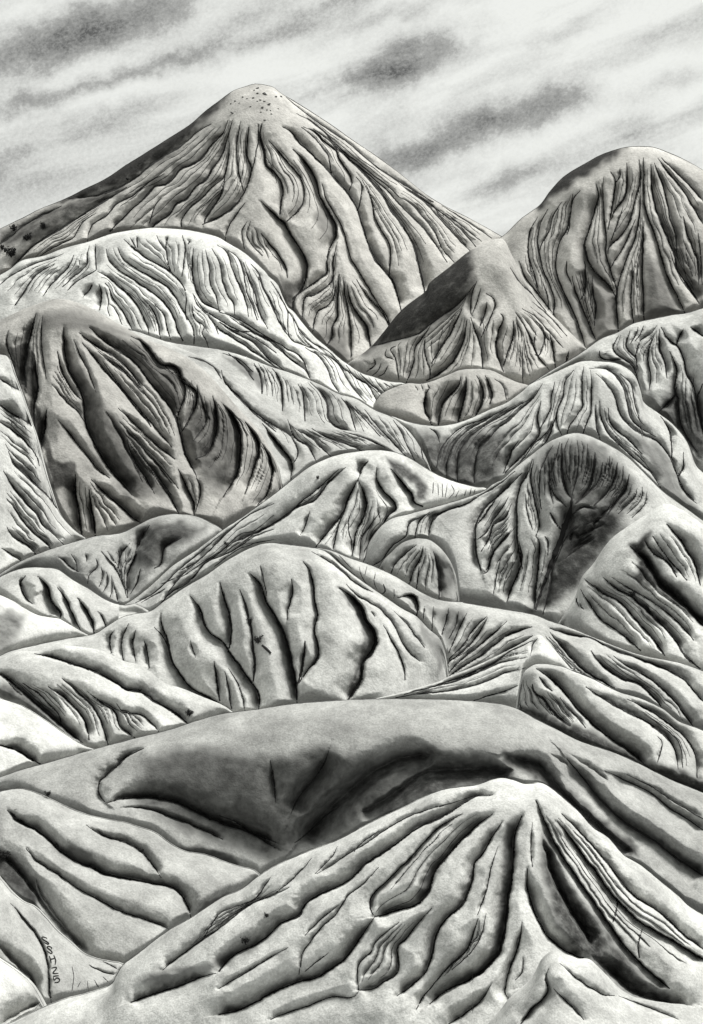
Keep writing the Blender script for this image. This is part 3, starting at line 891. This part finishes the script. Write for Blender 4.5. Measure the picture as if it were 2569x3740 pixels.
STEP = 1.25
X_LO, X_HI = -135.0, 838.0
for h in HILLS:
    cr = h['crest']
    # the range goes on past both sides of the picture
    if cr[0, 0] < -3:
        k = np.clip((cr[0, 1] - cr[1, 1]) / (cr[1, 0] - cr[0, 0]), -0.25, 0.5)
        cr = np.vstack([[cr[0, 0] - 150, cr[0, 1] + k * 110], [cr[0, 0] - 60, cr[0, 1] + k * 55], cr])
    if cr[-1, 0] > IMG_W + 3:
        k = np.clip((cr[-1, 1] - cr[-2, 1]) / (cr[-1, 0] - cr[-2, 0]), -0.25, 0.5)
        cr = np.vstack([cr, [cr[-1, 0] + 60, cr[-1, 1] + k * 55], [cr[-1, 0] + 150, cr[-1, 1] + k * 110]])
    c = spline(cr, 1.0)
    x = np.maximum.accumulate(c[:, 0] + np.arange(len(c)) * 1e-5)
    x0, x1 = max(X_LO, x[0]), min(X_HI, x[-1])
    xi0, xi1 = max(x0, -8.0), min(x1, IMG_W + 8.0)
    h['x'] = np.concatenate([np.arange(x0, xi0 - 1, 3.5), np.arange(xi0, xi1, STEP), np.arange(xi1 + 2, x1, 3.5)])
    yc = np.interp(h['x'], x, c[:, 1])
    h['yc'] = yc + 0.12 * value_noise(h['x'], h['x'] * 0, 3.0, len(h['label']) * 7)
    h['ys'] = [smooth(yc, 10, STEP), smooth(yc, 34, STEP), smooth(yc, 6, STEP)]
def crest_at(h, x):
    return np.interp(x, h['x'], h['yc'], left=9e9, right=9e9)

def base_depth(h, x, y, yc, y1, y2, y0):
    """depth of the bare slope as a fraction of the crest's depth"""
    p = np.maximum(y - yc, 0)
    pw = np.maximum(y - y0, 0)
    ye = yc + (y1 - yc) * sstep(0, 18, p) + (y2 - y1) * sstep(14, 60, pw)
    ye = np.minimum(ye, y)
    s = h['slope'] * 1.9
    e, ec = (HORIZON - y) / FOCAL, (HORIZON - ye) / FOCAL
    lin = (s - ec) / (s - e)
    return lin - (12.0 * (1 - np.exp(-p / 7.0)) + 48.0 * (1 - np.exp(-np.maximum(y - ye, 0) / 40.0))) / FOCAL

SOFT = {'rightslope', 'spur', 'lowridge', 'frontleft', 'greyhill', 'ribfoot', 'frontknoll'}      # hills that run on into the slope behind them
# depth of every hill, nearest first: each one stands just behind whatever hides its foot
for i in range(len(HILLS) - 1, -1, -1):
    h = HILLS[i]
    x = h['x']
    occ = np.full(len(x), IMG_H + 24.0)
    who = np.full(len(x), -1)
    for j in range(i + 1, len(HILLS)):
        c = crest_at(HILLS[j], x)
        m = c < occ
        occ[m] = c[m]; who[m] = j
    h['occ'] = occ
    h['bare'] = np.array([j >= 0 and HILLS[j]['key'] in SOFT for j in who])
    h['yb'] = np.maximum(occ, h['yc'] + 6) + 26.0
    D = 205.0
    for j in set(who[who >= 0]):
        m = (who == j) & (occ > h['yc'] + 2) & (x > -60) & (x < IMG_W + 60)
        if m.sum() < 3:
            continue
        fr = base_depth(h, x[m], occ[m], h['yc'][m], h['ys'][0][m], h['ys'][1][m], h['ys'][2][m])
        D = max(D, float((HILLS[j]['D'] * 1.035 / fr).max()))
    h['D'] = D
for h in HILLS:
    print('%-12s D=%.0f' % (h['key'], h['D']))

# ------------------------------------------------------------------ materials
def new_mat(name):
    m = bpy.data.materials.new(name)
    m.use_nodes = True
    nt = m.node_tree
    b = nt.nodes['Principled BSDF']
    b.inputs['Roughness'].default_value = 0.95
    b.inputs['Specular IOR Level'].default_value = 0.12
    return m, nt, b

def slope_mat(h):
    m, nt, b = new_mat('ash_' + h['key'])
    N, L = nt.nodes, nt.links
    mpp = h['D'] / FOCAL
    tone = h['tone'] * 0.60
    tint = (1.0, 0.985, 0.935) if h['warm'] == 'w' else (0.99, 1.0, 0.965)
    tc = N.new('ShaderNodeTexCoord')
    def noise(px, detail, rough, off=0.0):
        mp = N.new('ShaderNodeMapping')
        mp.inputs['Location'].default_value = (off, off * .7, -off)
        L.new(tc.outputs['Object'], mp.inputs[0])
        n = N.new('ShaderNodeTexNoise')
        n.inputs['Scale'].default_value = 1.0 / (px * mpp)
        n.inputs['Detail'].default_value = detail
        n.inputs['Roughness'].default_value = rough
        L.new(mp.outputs[0], n.inputs[0])
        return n.outputs['Fac']
    def mth(op, a, b_=None, c=None, clamp=False):
        n = N.new('ShaderNodeMath'); n.operation = op; n.use_clamp = clamp
        for i, v in enumerate((a, b_, c)):
            if v is None: continue
            if isinstance(v, (int, float)): n.inputs[i].default_value = v
            else: L.new(v, n.inputs[i])
        return n.outputs[0]
    big = noise(42, 3, 0.6, 3.1)
    mid = noise(11, 3, 0.6, 9.7)
    fine = noise(2.2, 1, 0.75, 1.3)
    # granulated wash: pale, blotchy, grainy
    v = mth('MULTIPLY_ADD', mth('SUBTRACT', big, 0.5), 1.35, 1.0)
    v = mth('MULTIPLY', v, mth('MULTIPLY_ADD', mth('SUBTRACT', mid, 0.5), 0.6, 1.0))
    v = mth('MULTIPLY', v, mth('MULTIPLY_ADD', mth('SUBTRACT', fine, 0.5), 0.75, 1.0))
    v = mth('MULTIPLY', v, tone)
    v = mth('MINIMUM', v, 0.56)
    at = N.new('ShaderNodeAttribute'); at.attribute_name = 'shade_stain_mask'  # shade painted into the colour of flanks and hollows, plus brush and blotches
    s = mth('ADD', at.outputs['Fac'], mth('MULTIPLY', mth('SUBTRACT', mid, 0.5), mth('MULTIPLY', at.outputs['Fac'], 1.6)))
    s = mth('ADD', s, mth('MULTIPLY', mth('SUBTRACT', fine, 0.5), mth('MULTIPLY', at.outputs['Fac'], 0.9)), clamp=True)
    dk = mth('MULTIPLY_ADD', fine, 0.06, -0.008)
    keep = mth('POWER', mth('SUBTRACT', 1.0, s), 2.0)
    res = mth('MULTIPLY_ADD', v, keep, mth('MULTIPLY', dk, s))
    cmb = N.new('ShaderNodeCombineColor')
    for k in range(3):
        L.new(mth('MULTIPLY', res, tint[k]), cmb.inputs[k])
    L.new(cmb.outputs[0], b.inputs['Base Color'])
    bp = N.new('ShaderNodeBump')
    bp.inputs['Strength'].default_value = 0.35
    bp.inputs['Distance'].default_value = 1.4 * mpp
    L.new(fine, bp.inputs['Height'])
    L.new(bp.outputs[0], b.inputs['Normal'])
    return m

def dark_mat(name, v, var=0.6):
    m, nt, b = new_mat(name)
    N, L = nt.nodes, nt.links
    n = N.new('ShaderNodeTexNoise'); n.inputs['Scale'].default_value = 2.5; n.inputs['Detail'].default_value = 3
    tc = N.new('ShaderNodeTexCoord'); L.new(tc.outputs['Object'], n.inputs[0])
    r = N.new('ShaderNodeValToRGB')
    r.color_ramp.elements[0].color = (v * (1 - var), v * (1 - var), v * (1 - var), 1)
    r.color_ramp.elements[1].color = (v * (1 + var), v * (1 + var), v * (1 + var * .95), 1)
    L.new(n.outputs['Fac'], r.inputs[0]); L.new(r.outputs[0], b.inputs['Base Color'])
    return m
M_INK = dark_mat('black_ink', 0.022)
M_EDGE = dark_mat('ink_and_soil', 0.06)
M_ROCK = dark_mat('basalt', 0.10)
M_LEAF = dark_mat('dark_leaf', 0.03)
M_TWIG = dark_mat('twig', 0.025)

# ------------------------------------------------------------------ geometry
def to_world(x, y, D):
    return np.stack([(x - IMG_W / 2) / FOCAL * D, D, CAM_Z + (HORIZON - y) / FOCAL * D], -1)

def link_mesh(name, verts, faces, mat, parent=None, origin=None, smooth_shade=True):
    me = bpy.data.meshes.new(name)
    v = np.asarray(verts, dtype=np.float64)
    o3 = v.mean(0) if origin is None else np.asarray(origin)
    v = v - o3
    f = np.asarray(faces, dtype=np.int32)
    me.vertices.add(len(v)); me.vertices.foreach_set('co', v.astype(np.float32).ravel())
    k = f.shape[1]
    me.loops.add(f.size); me.loops.foreach_set('vertex_index', f.ravel())
    me.polygons.add(len(f)); me.polygons.foreach_set('loop_start', np.arange(0, f.size, k, dtype=np.int32))
    me.polygons.foreach_set('loop_total', np.full(len(f), k, dtype=np.int32))
    me.polygons.foreach_set('use_smooth', np.full(len(f), smooth_shade))
    me.update(calc_edges=True)
    me.materials.append(mat)
    ob = bpy.data.objects.new(name, me)
    COL.objects.link(ob)
    if parent is not None:
        ob.parent = parent
        ob.location = o3 - np.array(parent.location)
    else:
        ob.location = o3
    return ob

def side_sign(q, side):
    d = q[-1] - q[0]
    t = dict(l=(-1, 0), r=(1, 0), u=(0, -1), d=(0, 1), b=(0, 0))[side]
    return np.sign(d[0] * t[1] - d[1] * t[0])

def near_line(px, py, q):
    """signed distance to polyline and position along it"""
    best = np.full(px.shape, 1e9); sg = np.zeros(px.shape); tt = np.zeros(px.shape)
    n = len(q) - 1
    for k in range(n):
        a, d = q[k], q[k + 1] - q[k]
        l2 = d @ d + 1e-9
        rx, ry = px - a[0], py - a[1]
        u = np.clip((rx * d[0] + ry * d[1]) / l2, 0, 1)
        dist = np.hypot(rx - u * d[0], ry - u * d[1])
        m = dist < best
        best[m] = dist[m]
        sg[m] = np.sign(d[0] * ry - d[1] * rx)[m]
        tt[m] = ((k + u) / n)[m]
    return best, sg, tt

def in_poly(px, py, poly):
    ins = np.zeros(px.shape, bool)
    n = len(poly)
    for k in range(n):
        (xa, ya), (xb, yb) = poly[k], poly[(k + 1) % n]
        c = (ya > py) != (yb > py)
        with np.errstate(divide='ignore', invalid='ignore'):
            xi = (xb - xa) * (py - ya) / (yb - ya + 1e-12) + xa
        ins ^= c & (px < xi)
    return ins

BACK = [(70, 58), (34, 22), (14, 6), (5, 1.2)]
DEPTH_GAIN = 1.2
WIDE = 2.0
RELIEF = {'volcano': (0.85, 0.72), 'dome': (0.9, 0.8), 'whitehill': (0.85, 0.75), 'spur': (0.85, 0.8), 'farright': (0.9, 0.9),
          'knob': (0.9, 0.85), 'lefthill': (0.8, 1.0), 'greyridge': (0.9, 0.8), 'frontcone': (0.9, 0.95)}
def build_hill(h, idx):
    x = h['x']
    span = (h['yb'] - h['yc']).max()
    nr = int(span / STEP) + 2
    t = np.linspace(0, 1, nr)
    X = np.repeat(x[None, :], nr, 0)
    Y = h['yc'][None] + t[:, None] * (h['yb'] - h['yc'])[None]
    fr = base_depth(h, X, Y, h['yc'][None], h['ys'][0][None], h['ys'][1][None], h['ys'][2][None])
    broad = np.zeros_like(X)
    disp = np.zeros_like(X)                          # in rows, away from the viewer
    wx = X + 0.9 * value_noise(X, Y, 7, idx + 5) + 0.35 * value_noise(X, Y, 2.5, idx + 9)
    wy = Y + 0.9 * value_noise(X, Y, 7, idx + 6) + 0.35 * value_noise(X, Y, 2.5, idx + 8)
    h['q'] = []
    for (side, w, ink, pts) in h['lines']:
        q = spline(pts, 2.0)
        h['q'].append(q)
        if w < 0.5:
            continue
        w = w * WIDE * RELIEF.get(h['key'], (1, 1))[0]
        w3 = min(2.4 * w, 26.0)
        lo, hi = q.min(0) - w3, q.max(0) + w3
        m = (X > lo[0]) & (X < hi[0]) & (Y > lo[1]) & (Y < hi[1])
        if not m.any():
            continue
        d, sg, tt = near_line(wx[m], wy[m], q)
        ln = len(q) * 2.0
        tap = sstep(-0.02, min(0.4, 22.0 / ln), tt) * 0.92 + 0.08
        tap *= sstep(0, min(0.25, 11.0 / ln), 1 - tt) * 0.7 + 0.3
        A = w * DEPTH_GAIN * RELIEF.get(h['key'], (1, 1))[1] * tap
        if side == 'b':
            dep = A * 0.8 * np.clip(1 - d / (0.6 * w), 0, 1) ** 1.8
        else:
            s = side_sign(q, side[0])
            darkside = sg == s
            wd = w * (0.25 + 0.75 * sstep(0, min(0.5, 40.0 / ln), tt))
            wb = 2.2 * w if len(side) > 1 else 1.5 + 0.05 * w
            dep = np.where(darkside, A * np.clip(1 - d / wd, 0, 1) ** 2.5, A * np.clip(1 - d / wb, 0, 1) ** 1.7)
        disp[m] = np.maximum(disp[m], dep)
        broad[m] = np.maximum(broad[m], 0.42 * w3 * tap * np.clip(1 - d / w3, 0, 1) ** 1.7)
    disp = disp + broad
    # the foot of each slope is cut back where it meets the valley behind the next hill
    fw = (h.get('foot', 11.0) * (0.85 + 0.5 * value_noise(x, x * 0, 38, idx + 71)))[None]
    gap = h['occ'][None] - Y
    fw = 1.6 * fw
    mask = smooth(((h['occ'] < IMG_H) & ~h['bare']).astype(float), 6, STEP)[:len(x)]
    foot = 1.5 * fw * np.clip(1 - gap / fw, 0, 1.0) ** 3.2 * mask[None]
    disp = np.maximum(disp, foot) + 0.25 * np.minimum(disp, foot)
    for (c, ra, rb, amp) in h['dents']:
        disp += amp * np.exp(-((X - c[0]) / ra) ** 2 - ((Y - c[1]) / rb) ** 2)
    fade = sstep(0, 8, Y - h['yc'][None])
    disp = disp * (0.25 + 0.75 * fade)
    disp += (2.6 * value_noise(X, Y, 55, idx + 21) + 1.1 * value_noise(X, Y, 19, idx + 31)
             + 0.30 * value_noise(X, Y, 6, idx + 41) + 0.10 * value_noise(X, Y, 2.6, idx + 51)) * fade
    D = h['D'] * (fr + disp / FOCAL)
    h['Dg'] = D; h['nr'] = nr
    P = to_world(X, Y, D)
    mpp = h['D'] / FOCAL
    rows = []
    for (bk, dn) in BACK:
        r = P[0].copy(); r[:, 1] += bk * mpp; r[:, 2] -= dn * mpp
        rows.append(r)
    P = np.concatenate([np.array(rows), P], 0)
    nrow, nc = P.shape[:2]
    a = np.arange(nrow * nc).reshape(nrow, nc)
    faces = np.stack([a[:-1, :-1], a[1:, :-1], a[1:, 1:], a[:-1, 1:]], -1).reshape(-1, 4)
    V = P.reshape(-1, 3)
    org = V.mean(0); org[2] = V[:, 2].min()
    ob = link_mesh(h['name'], V, faces, slope_mat(h), origin=org)
    ob['label'] = h['label']; ob['category'] = h['cat']; ob['kind'] = 'structure'
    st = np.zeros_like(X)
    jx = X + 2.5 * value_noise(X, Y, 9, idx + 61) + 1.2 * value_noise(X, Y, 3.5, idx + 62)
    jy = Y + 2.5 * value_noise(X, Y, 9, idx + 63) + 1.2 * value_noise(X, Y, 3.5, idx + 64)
    for (amt, poly) in h['shade_stains']:
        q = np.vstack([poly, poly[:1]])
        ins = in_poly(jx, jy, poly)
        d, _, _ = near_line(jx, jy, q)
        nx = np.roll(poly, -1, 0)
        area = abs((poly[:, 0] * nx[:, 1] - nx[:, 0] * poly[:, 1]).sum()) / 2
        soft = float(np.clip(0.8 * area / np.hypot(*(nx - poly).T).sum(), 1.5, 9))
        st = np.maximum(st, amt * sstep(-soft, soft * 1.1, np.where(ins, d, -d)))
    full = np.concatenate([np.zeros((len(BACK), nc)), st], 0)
    at = ob.data.attributes.new('shade_stain_mask', 'FLOAT', 'POINT')
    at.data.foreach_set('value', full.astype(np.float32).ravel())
    h['ob'] = ob
    return ob

def depth_at(h, x, y):
    x = np.asarray(x, float); y = np.asarray(y, float)
    fx = np.clip(np.interp(x, h['x'], np.arange(len(h['x']))), 0, len(h['x']) - 1.001)
    i = fx.astype(int); u = fx - i
    yc = h['yc'][i] * (1 - u) + h['yc'][i + 1] * u
    yb = h['yb'][i] * (1 - u) + h['yb'][i + 1] * u
    fy = np.clip((y - yc) / (yb - yc) * (h['nr'] - 1), 0, h['nr'] - 1.001)
    j = fy.astype(int); v = fy - j
    G = h['Dg']
    return (G[j, i] * (1 - u) + G[j, i + 1] * u) * (1 - v) + (G[j + 1, i] * (1 - u) + G[j + 1, i + 1] * u) * v

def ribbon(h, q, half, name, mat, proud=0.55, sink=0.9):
    """a low dark ink strip lying along a line on the slope: raised spine, edges let into the ground"""
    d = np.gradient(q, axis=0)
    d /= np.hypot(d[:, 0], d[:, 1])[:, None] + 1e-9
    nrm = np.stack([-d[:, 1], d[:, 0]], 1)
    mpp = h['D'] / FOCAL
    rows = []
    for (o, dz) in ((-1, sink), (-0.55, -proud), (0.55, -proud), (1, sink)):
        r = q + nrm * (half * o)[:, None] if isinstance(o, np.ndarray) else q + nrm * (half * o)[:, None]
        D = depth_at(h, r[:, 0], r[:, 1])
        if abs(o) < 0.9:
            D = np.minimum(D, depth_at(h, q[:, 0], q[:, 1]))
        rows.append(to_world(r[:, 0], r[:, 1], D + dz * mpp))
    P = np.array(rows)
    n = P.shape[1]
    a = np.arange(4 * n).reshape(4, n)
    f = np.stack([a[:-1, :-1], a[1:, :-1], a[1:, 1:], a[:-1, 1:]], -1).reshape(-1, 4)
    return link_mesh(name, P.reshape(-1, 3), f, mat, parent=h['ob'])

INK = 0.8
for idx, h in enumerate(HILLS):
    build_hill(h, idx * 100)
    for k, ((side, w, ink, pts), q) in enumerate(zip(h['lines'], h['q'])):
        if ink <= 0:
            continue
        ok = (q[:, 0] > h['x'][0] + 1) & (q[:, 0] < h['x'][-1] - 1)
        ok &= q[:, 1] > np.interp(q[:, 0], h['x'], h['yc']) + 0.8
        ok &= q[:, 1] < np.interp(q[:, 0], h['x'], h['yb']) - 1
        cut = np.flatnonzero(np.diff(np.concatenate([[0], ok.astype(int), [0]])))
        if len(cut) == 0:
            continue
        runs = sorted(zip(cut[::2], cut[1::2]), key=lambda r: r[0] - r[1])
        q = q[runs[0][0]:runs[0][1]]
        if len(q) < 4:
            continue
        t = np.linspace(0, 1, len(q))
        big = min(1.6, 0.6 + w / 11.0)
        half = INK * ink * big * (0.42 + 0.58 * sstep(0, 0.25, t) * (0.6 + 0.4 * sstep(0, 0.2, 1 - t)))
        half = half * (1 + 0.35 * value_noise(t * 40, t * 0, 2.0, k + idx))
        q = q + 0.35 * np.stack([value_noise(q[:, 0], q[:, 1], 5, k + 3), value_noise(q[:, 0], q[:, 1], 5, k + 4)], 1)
        ribbon(h, q, half, 'gully_line', M_INK)  # black ink line drawn along the furrow
    if h['key'] in SOFT:
        continue
    xs = np.arange(max(h['x'][0] + 2, -30), min(h['x'][-1] - 2, IMG_W + 30), 2.4)
    yc = np.interp(xs, h['x'], h['yc'])
    q = np.stack([xs, yc - 0.1], 1)
    half = 0.36 * (0.75 + 0.5 * value_noise(xs, xs * 0, 14, idx + 2))
    ribbon(h, q, half, 'ridge_line', M_EDGE, 0.4, 0.4)  # dark ink outline drawn along the crest

# ------------------------------------------------------------------ valley floor under the range
lo = min(h['ob'].location.z for h in HILLS) + 55
g = np.array([[-6000, 40, lo - 60], [6000, 40, lo - 60], [6000, 9000, lo - 60], [-6000, 9000, lo - 60]], float)
flr = link_mesh('ground', g, [[0, 1, 2, 3]], M_EDGE)
flr['label'] = 'dark valley floor beneath all the hills'; flr['category'] = 'ground'; flr['kind'] = 'structure'

# ------------------------------------------------------------------ small things on the slopes
BYKEY = {h['key']: h for h in HILLS}
def ground_point(key, tile, x, y):
    h = BYKEY[key]
    p = tile_pts([tile, '%f,%f' % (x, y)])[0]
    D = float(depth_at(h, p[0], p[1]))
    return to_world(p[0], p[1], D), h['D'] / FOCAL * UNIT     # point, metres per survey unit

def tagged(o, label, cat, group=None):
    o['label'] = label; o['category'] = cat
    if group:
        o['group'] = group
    return o

def shrub(key, tile, x, y, size, label, group=None, lean=0.0):
    p, u = ground_point(key, tile, x, y)
    r = size * u * 0.36
    root = bpy.data.objects.new('shrub', None)
    COL.objects.link(root)
    root.location = p
    root.empty_display_size = 0.2
    tagged(root, label, 'shrub', group)
    V, F = [], []
    n_tw = random.randint(5, 8)
    tips = []
    for k in range(n_tw):
        a = random.uniform(0, 2 * math.pi); ht = random.uniform(0.6, 1.5) * r; sp = random.uniform(0.3, 1.05) * r
        tip = np.array([math.cos(a) * sp + lean * r, math.sin(a) * sp * 0.7 - 0.25 * r, ht])
        tips.append(tip)
        side = np.array([math.sin(a), -math.cos(a), 0]) * 0.07 * r
        up = np.array([0, 0, 0.07 * r])
        base = len(V)
        b0 = np.array([0, 0, -0.25 * r])
        V += [b0 - side * 1.6, b0 + side * 1.6, b0 + up * 2, tip - side * .4, tip + side * .4, tip + up * .4]
        F += [[base, base + 1, base + 4, base + 3], [base + 1, base + 2, base + 5, base + 4], [base + 2, base, base + 3, base + 5]]
    tw = link_mesh('stem', np.array(V) + p, F, M_TWIG, parent=root, smooth_shade=False)
    V, F = [], []
    for k in range(240):
        c = tips[random.randrange(n_tw)] * random.uniform(0.35, 1.08) + np.array([random.gauss(0, .2) * r for _ in range(3)])
        s = random.uniform(0.09, 0.2) * r
        d1 = np.array([random.gauss(0, 1) for _ in range(3)]); d1 /= np.linalg.norm(d1)
        d2 = np.cross(d1, [random.gauss(0, 1) for _ in range(3)]); d2 /= np.linalg.norm(d2) + 1e-9
        base = len(V)
        V += [c - d1 * s * 1.5, c - d2 * s * .7, c + d1 * s * 1.5, c + d2 * s * .7]
        F.append([base, base + 1, base + 2, base + 3])
    link_mesh('foliage', np.array(V) + p, F, M_LEAF, parent=root, smooth_shade=False)
    return root

G1 = 'shrubs on the left flank of the tall mountain'
shrub('volcano', 'A', 80, 1345, 60, 'small dark shrub high on the far left flank of the tall mountain, near the skyline', G1)
shrub('volcano', 'A', 155, 1400, 75, 'spiky black shrub in the middle of the tall mountain\'s left flank', G1)
shrub('volcano', 'A', 250, 1335, 65, 'dark shrub rightmost of the spiky group on the tall mountain\'s left flank', G1)
shrub('volcano', 'A', 65, 1495, 95, 'largest black shrub at the foot of the tall mountain by the left edge', G1)
shrub('volcano', 'A', 15, 1455, 55, 'small black shrub touching the left edge of the picture below the skyline', G1)
shrub('volcano', 'A', 745, 1050, 28, 'tiny dark tuft at the lower rim of the tall mountain\'s black scree band', G1)  # the black band is a shade stain painted into the slope colour
G2 = 'shrubs along the crease of the broad rounded hill'
shrub('boulderhill', 'I', 185, 925, 62, 'upper dark bush growing in the crease of the broad rounded central hill', G2)
shrub('boulderhill', 'I', 228, 1032, 70, 'dark bush beside a fallen black branch on the broad rounded central hill', G2)
shrub('boulderhill', 'I', 206, 1110, 36, 'small bush just under the fallen branch in the rounded hill\'s crease', G2)
shrub('boulderhill', 'I', 205, 1185, 42, 'lowest small bush in the crease of the broad rounded central hill', G2)
shrub('boulderhill', 'I', 360, 938, 60, 'black bush at the fork of the widest crease on the rounded central hill', G2)
G3 = 'brush patches on the lower left hill'
shrub('lefthill', 'K', 85, 385, 70, 'black brush near the top left of the sloping lower left hill', G3)
shrub('lefthill', 'K', 130, 430, 62, 'black brush just below the topmost clump on the lower left hill', G3)
shrub('lefthill', 'K', 282, 268, 52, 'small dark clump on the crest of the lower left hill', G3)
shrub('lefthill', 'K', 338, 562, 62, 'dark brush at the head of the long crease on the lower left hill', G3)
shrub('lefthill', 'K', 822, 597, 52, 'dark tuft in the short upper crease of the lower left hill', G3)
shrub('lefthill', 'K', 18, 640, 95, 'black bush cut by the left edge above the lettered slope', G3)
shrub('frontcone', 'K', 1430, 1115, 95, 'round black bush low on the left side of the ribbed foreground cone', 'bushes on the ribbed foreground cone')
shrub('frontcone', 'K', 1555, 972, 46, 'small black bush above the round one on the ribbed foreground cone', 'bushes on the ribbed foreground cone')
G4 = 'brush on the ribs of the right hill'
shrub('rightslope', 'J', 1175, 450, 62, 'upper left clump of brush on the pale ribs of the right hill', G4)
shrub('rightslope', 'J', 1285, 540, 80, 'largest clump of brush amid the pale ribs of the right hill', G4)
shrub('rightslope', 'J', 1340, 590, 56, 'lower right clump of brush on the pale ribs of the right hill', G4)
G5 = 'brush on the striped central hill'
shrub('stripehill', 'I', 575, 78, 34, 'small tuft on the long striped ridge left of the summit', G5)
shrub('stripehill', 'H', 1320, 462, 34, 'small tuft halfway down the long striped ridge', G5)
G6 = 'brush on the creased left slope'
shrub('frontleft', 'P', 815, 355, 40, 'small dark tuft on the long crease of the left slope', G6)
shrub('frontleft', 'P', 1105, 500, 62, 'dark brush at the lower end of the left slope\'s long crease', G6)

# fallen branch on the rounded hill
pa, u = ground_point('boulderhill', 'I', 250, 1048)
pb, _ = ground_point('boulderhill', 'I', 302, 1096)
pm = (pa + pb) / 2 + np.array([0, -6 * u, 4 * u])
pa = pa + np.array([0, -5 * u, 2 * u]); pb = pb + np.array([0, -5 * u, 2 * u])
V, F = [], []
for k, (c, r) in enumerate(((pa, 6 * u), (pm, 7.5 * u), (pb, 8 * u))):
    for j in range(7):
        a = 2 * math.pi * j / 7
        V.append(c + np.array([0.7 * math.cos(a), math.sin(a), 0.7 * math.cos(a)]) * r * random.uniform(.8, 1.15))
for k in range(2):
    for j in range(7):
        F.append([k * 7 + j, k * 7 + (j + 1) % 7, k * 7 + 7 + (j + 1) % 7, k * 7 + 7 + j])
tagged(link_mesh('fallen_branch', np.array(V), F, M_TWIG), 'short black fallen branch slanting across the broad rounded central hill', 'branch')

# dark stones on the summit of the tall mountain
ICO_V = []
ph = (1 + 5 ** .5) / 2
for a, b in ((-1, ph), (1, ph), (-1, -ph), (1, -ph)):
    ICO_V.append((a, b, 0))
for a, b in ((-1, ph), (1, ph), (-1, -ph), (1, -ph)):
    ICO_V.append((0, a, b))
for a, b in ((ph, -1), (ph, 1), (-ph, -1), (-ph, 1)):
    ICO_V.append((a, 0, b))
ICO_V = np.array(ICO_V) / 1.9
ICO_F = [(0, 11, 5), (0, 5, 1), (0, 1, 7), (0, 7, 10), (0, 10, 11), (1, 5, 9), (5, 11, 4), (11, 10, 2), (10, 7, 6), (7, 1, 8),
         (3, 9, 4), (3, 4, 2), (3, 2, 6), (3, 6, 8), (3, 8, 9), (4, 9, 5), (2, 4, 11), (6, 2, 10), (8, 6, 7), (9, 8, 1)]
STONES = [('A', 1500, 515, 16), ('A', 1482, 527, 12), ('A', 1540, 546, 22), ('A', 1500, 546, 15), ('A', 1476, 572, 14), ('A', 1440, 575, 11),
          ('A', 1415, 568, 16), ('A', 1395, 602, 11), ('A', 1372, 590, 13), ('A', 1346, 606, 12), ('A', 1530, 630, 20), ('A', 1565, 610, 18),
          ('A', 1520, 655, 12), ('A', 1555, 642, 11), ('A', 1355, 660, 22), ('A', 1582, 665, 13), ('A', 1545, 702, 12), ('A', 1500, 592, 10),
          ('A', 1460, 622, 10), ('A', 1541, 592, 12), ('B', 290, 292, 18), ('B', 330, 246, 18), ('B', 360, 244, 15), ('B', 300, 325, 11),
          ('B', 265, 382, 12), ('B', 270, 232, 22), ('B', 345, 315, 10), ('B', 240, 265, 11)]
for (tl, x, y, s) in STONES:
    p, u = ground_point('volcano', tl, x, y)
    r = s * u * 0.5
    sc = np.array([random.uniform(.9, 1.5), random.uniform(.7, 1.0), random.uniform(.5, .8)])
    ang = random.uniform(-.5, .5)
    v = ICO_V * sc * r * np.random.default_rng(int(x + y)).uniform(.75, 1.2, (12, 1))
    v = np.stack([v[:, 0] * math.cos(ang) - v[:, 2] * math.sin(ang), v[:, 1], v[:, 0] * math.sin(ang) + v[:, 2] * math.cos(ang)], 1)
    o = link_mesh('rock', v + p + np.array([0, 0, r * .15]), ICO_F, M_ROCK, origin=p, smooth_shade=False)
    tagged(o, 'small dark rock scattered on the pale summit of the tall mountain', 'rock', 'dark rocks on the tall mountain\'s summit')

# lettering brushed on the small slope at the lower left
GLYPHS = ['960,340 900,315 840,305 815,335 870,385 950,430 1005,480 985,500 920,470 860,435',
          '1065,628 1088,597 1020,556 958,565 985,610 1050,660 1090,715 1070,745 1010,715 962,675',
          '1015,805 1040,880 1070,995|1135,790 1165,870 1185,940 1170,1045|1035,902 1100,888 1165,870',
          '1080,1130 1180,1105 1210,1130 1160,1200 1110,1260 1180,1275 1260,1260',
          '1120,1347 1200,1337 1268,1330|1128,1372 1130,1420 1165,1445 1195,1395 1255,1395 1292,1445 1260,1500 1160,1510']
h = BYKEY['signhill']
for gl in GLYPHS:
    for st in gl.split('|'):
        q = spline(tile_pts(['Z'] + st.split()), 0.5)
        t = np.linspace(0, 1, len(q))
        ribbon(h, q, 0.85 * (0.55 + 0.45 * np.sin(math.pi * np.clip(t, 0.05, 0.95))), 'letter_stroke', M_INK, 0.5, 0.3)
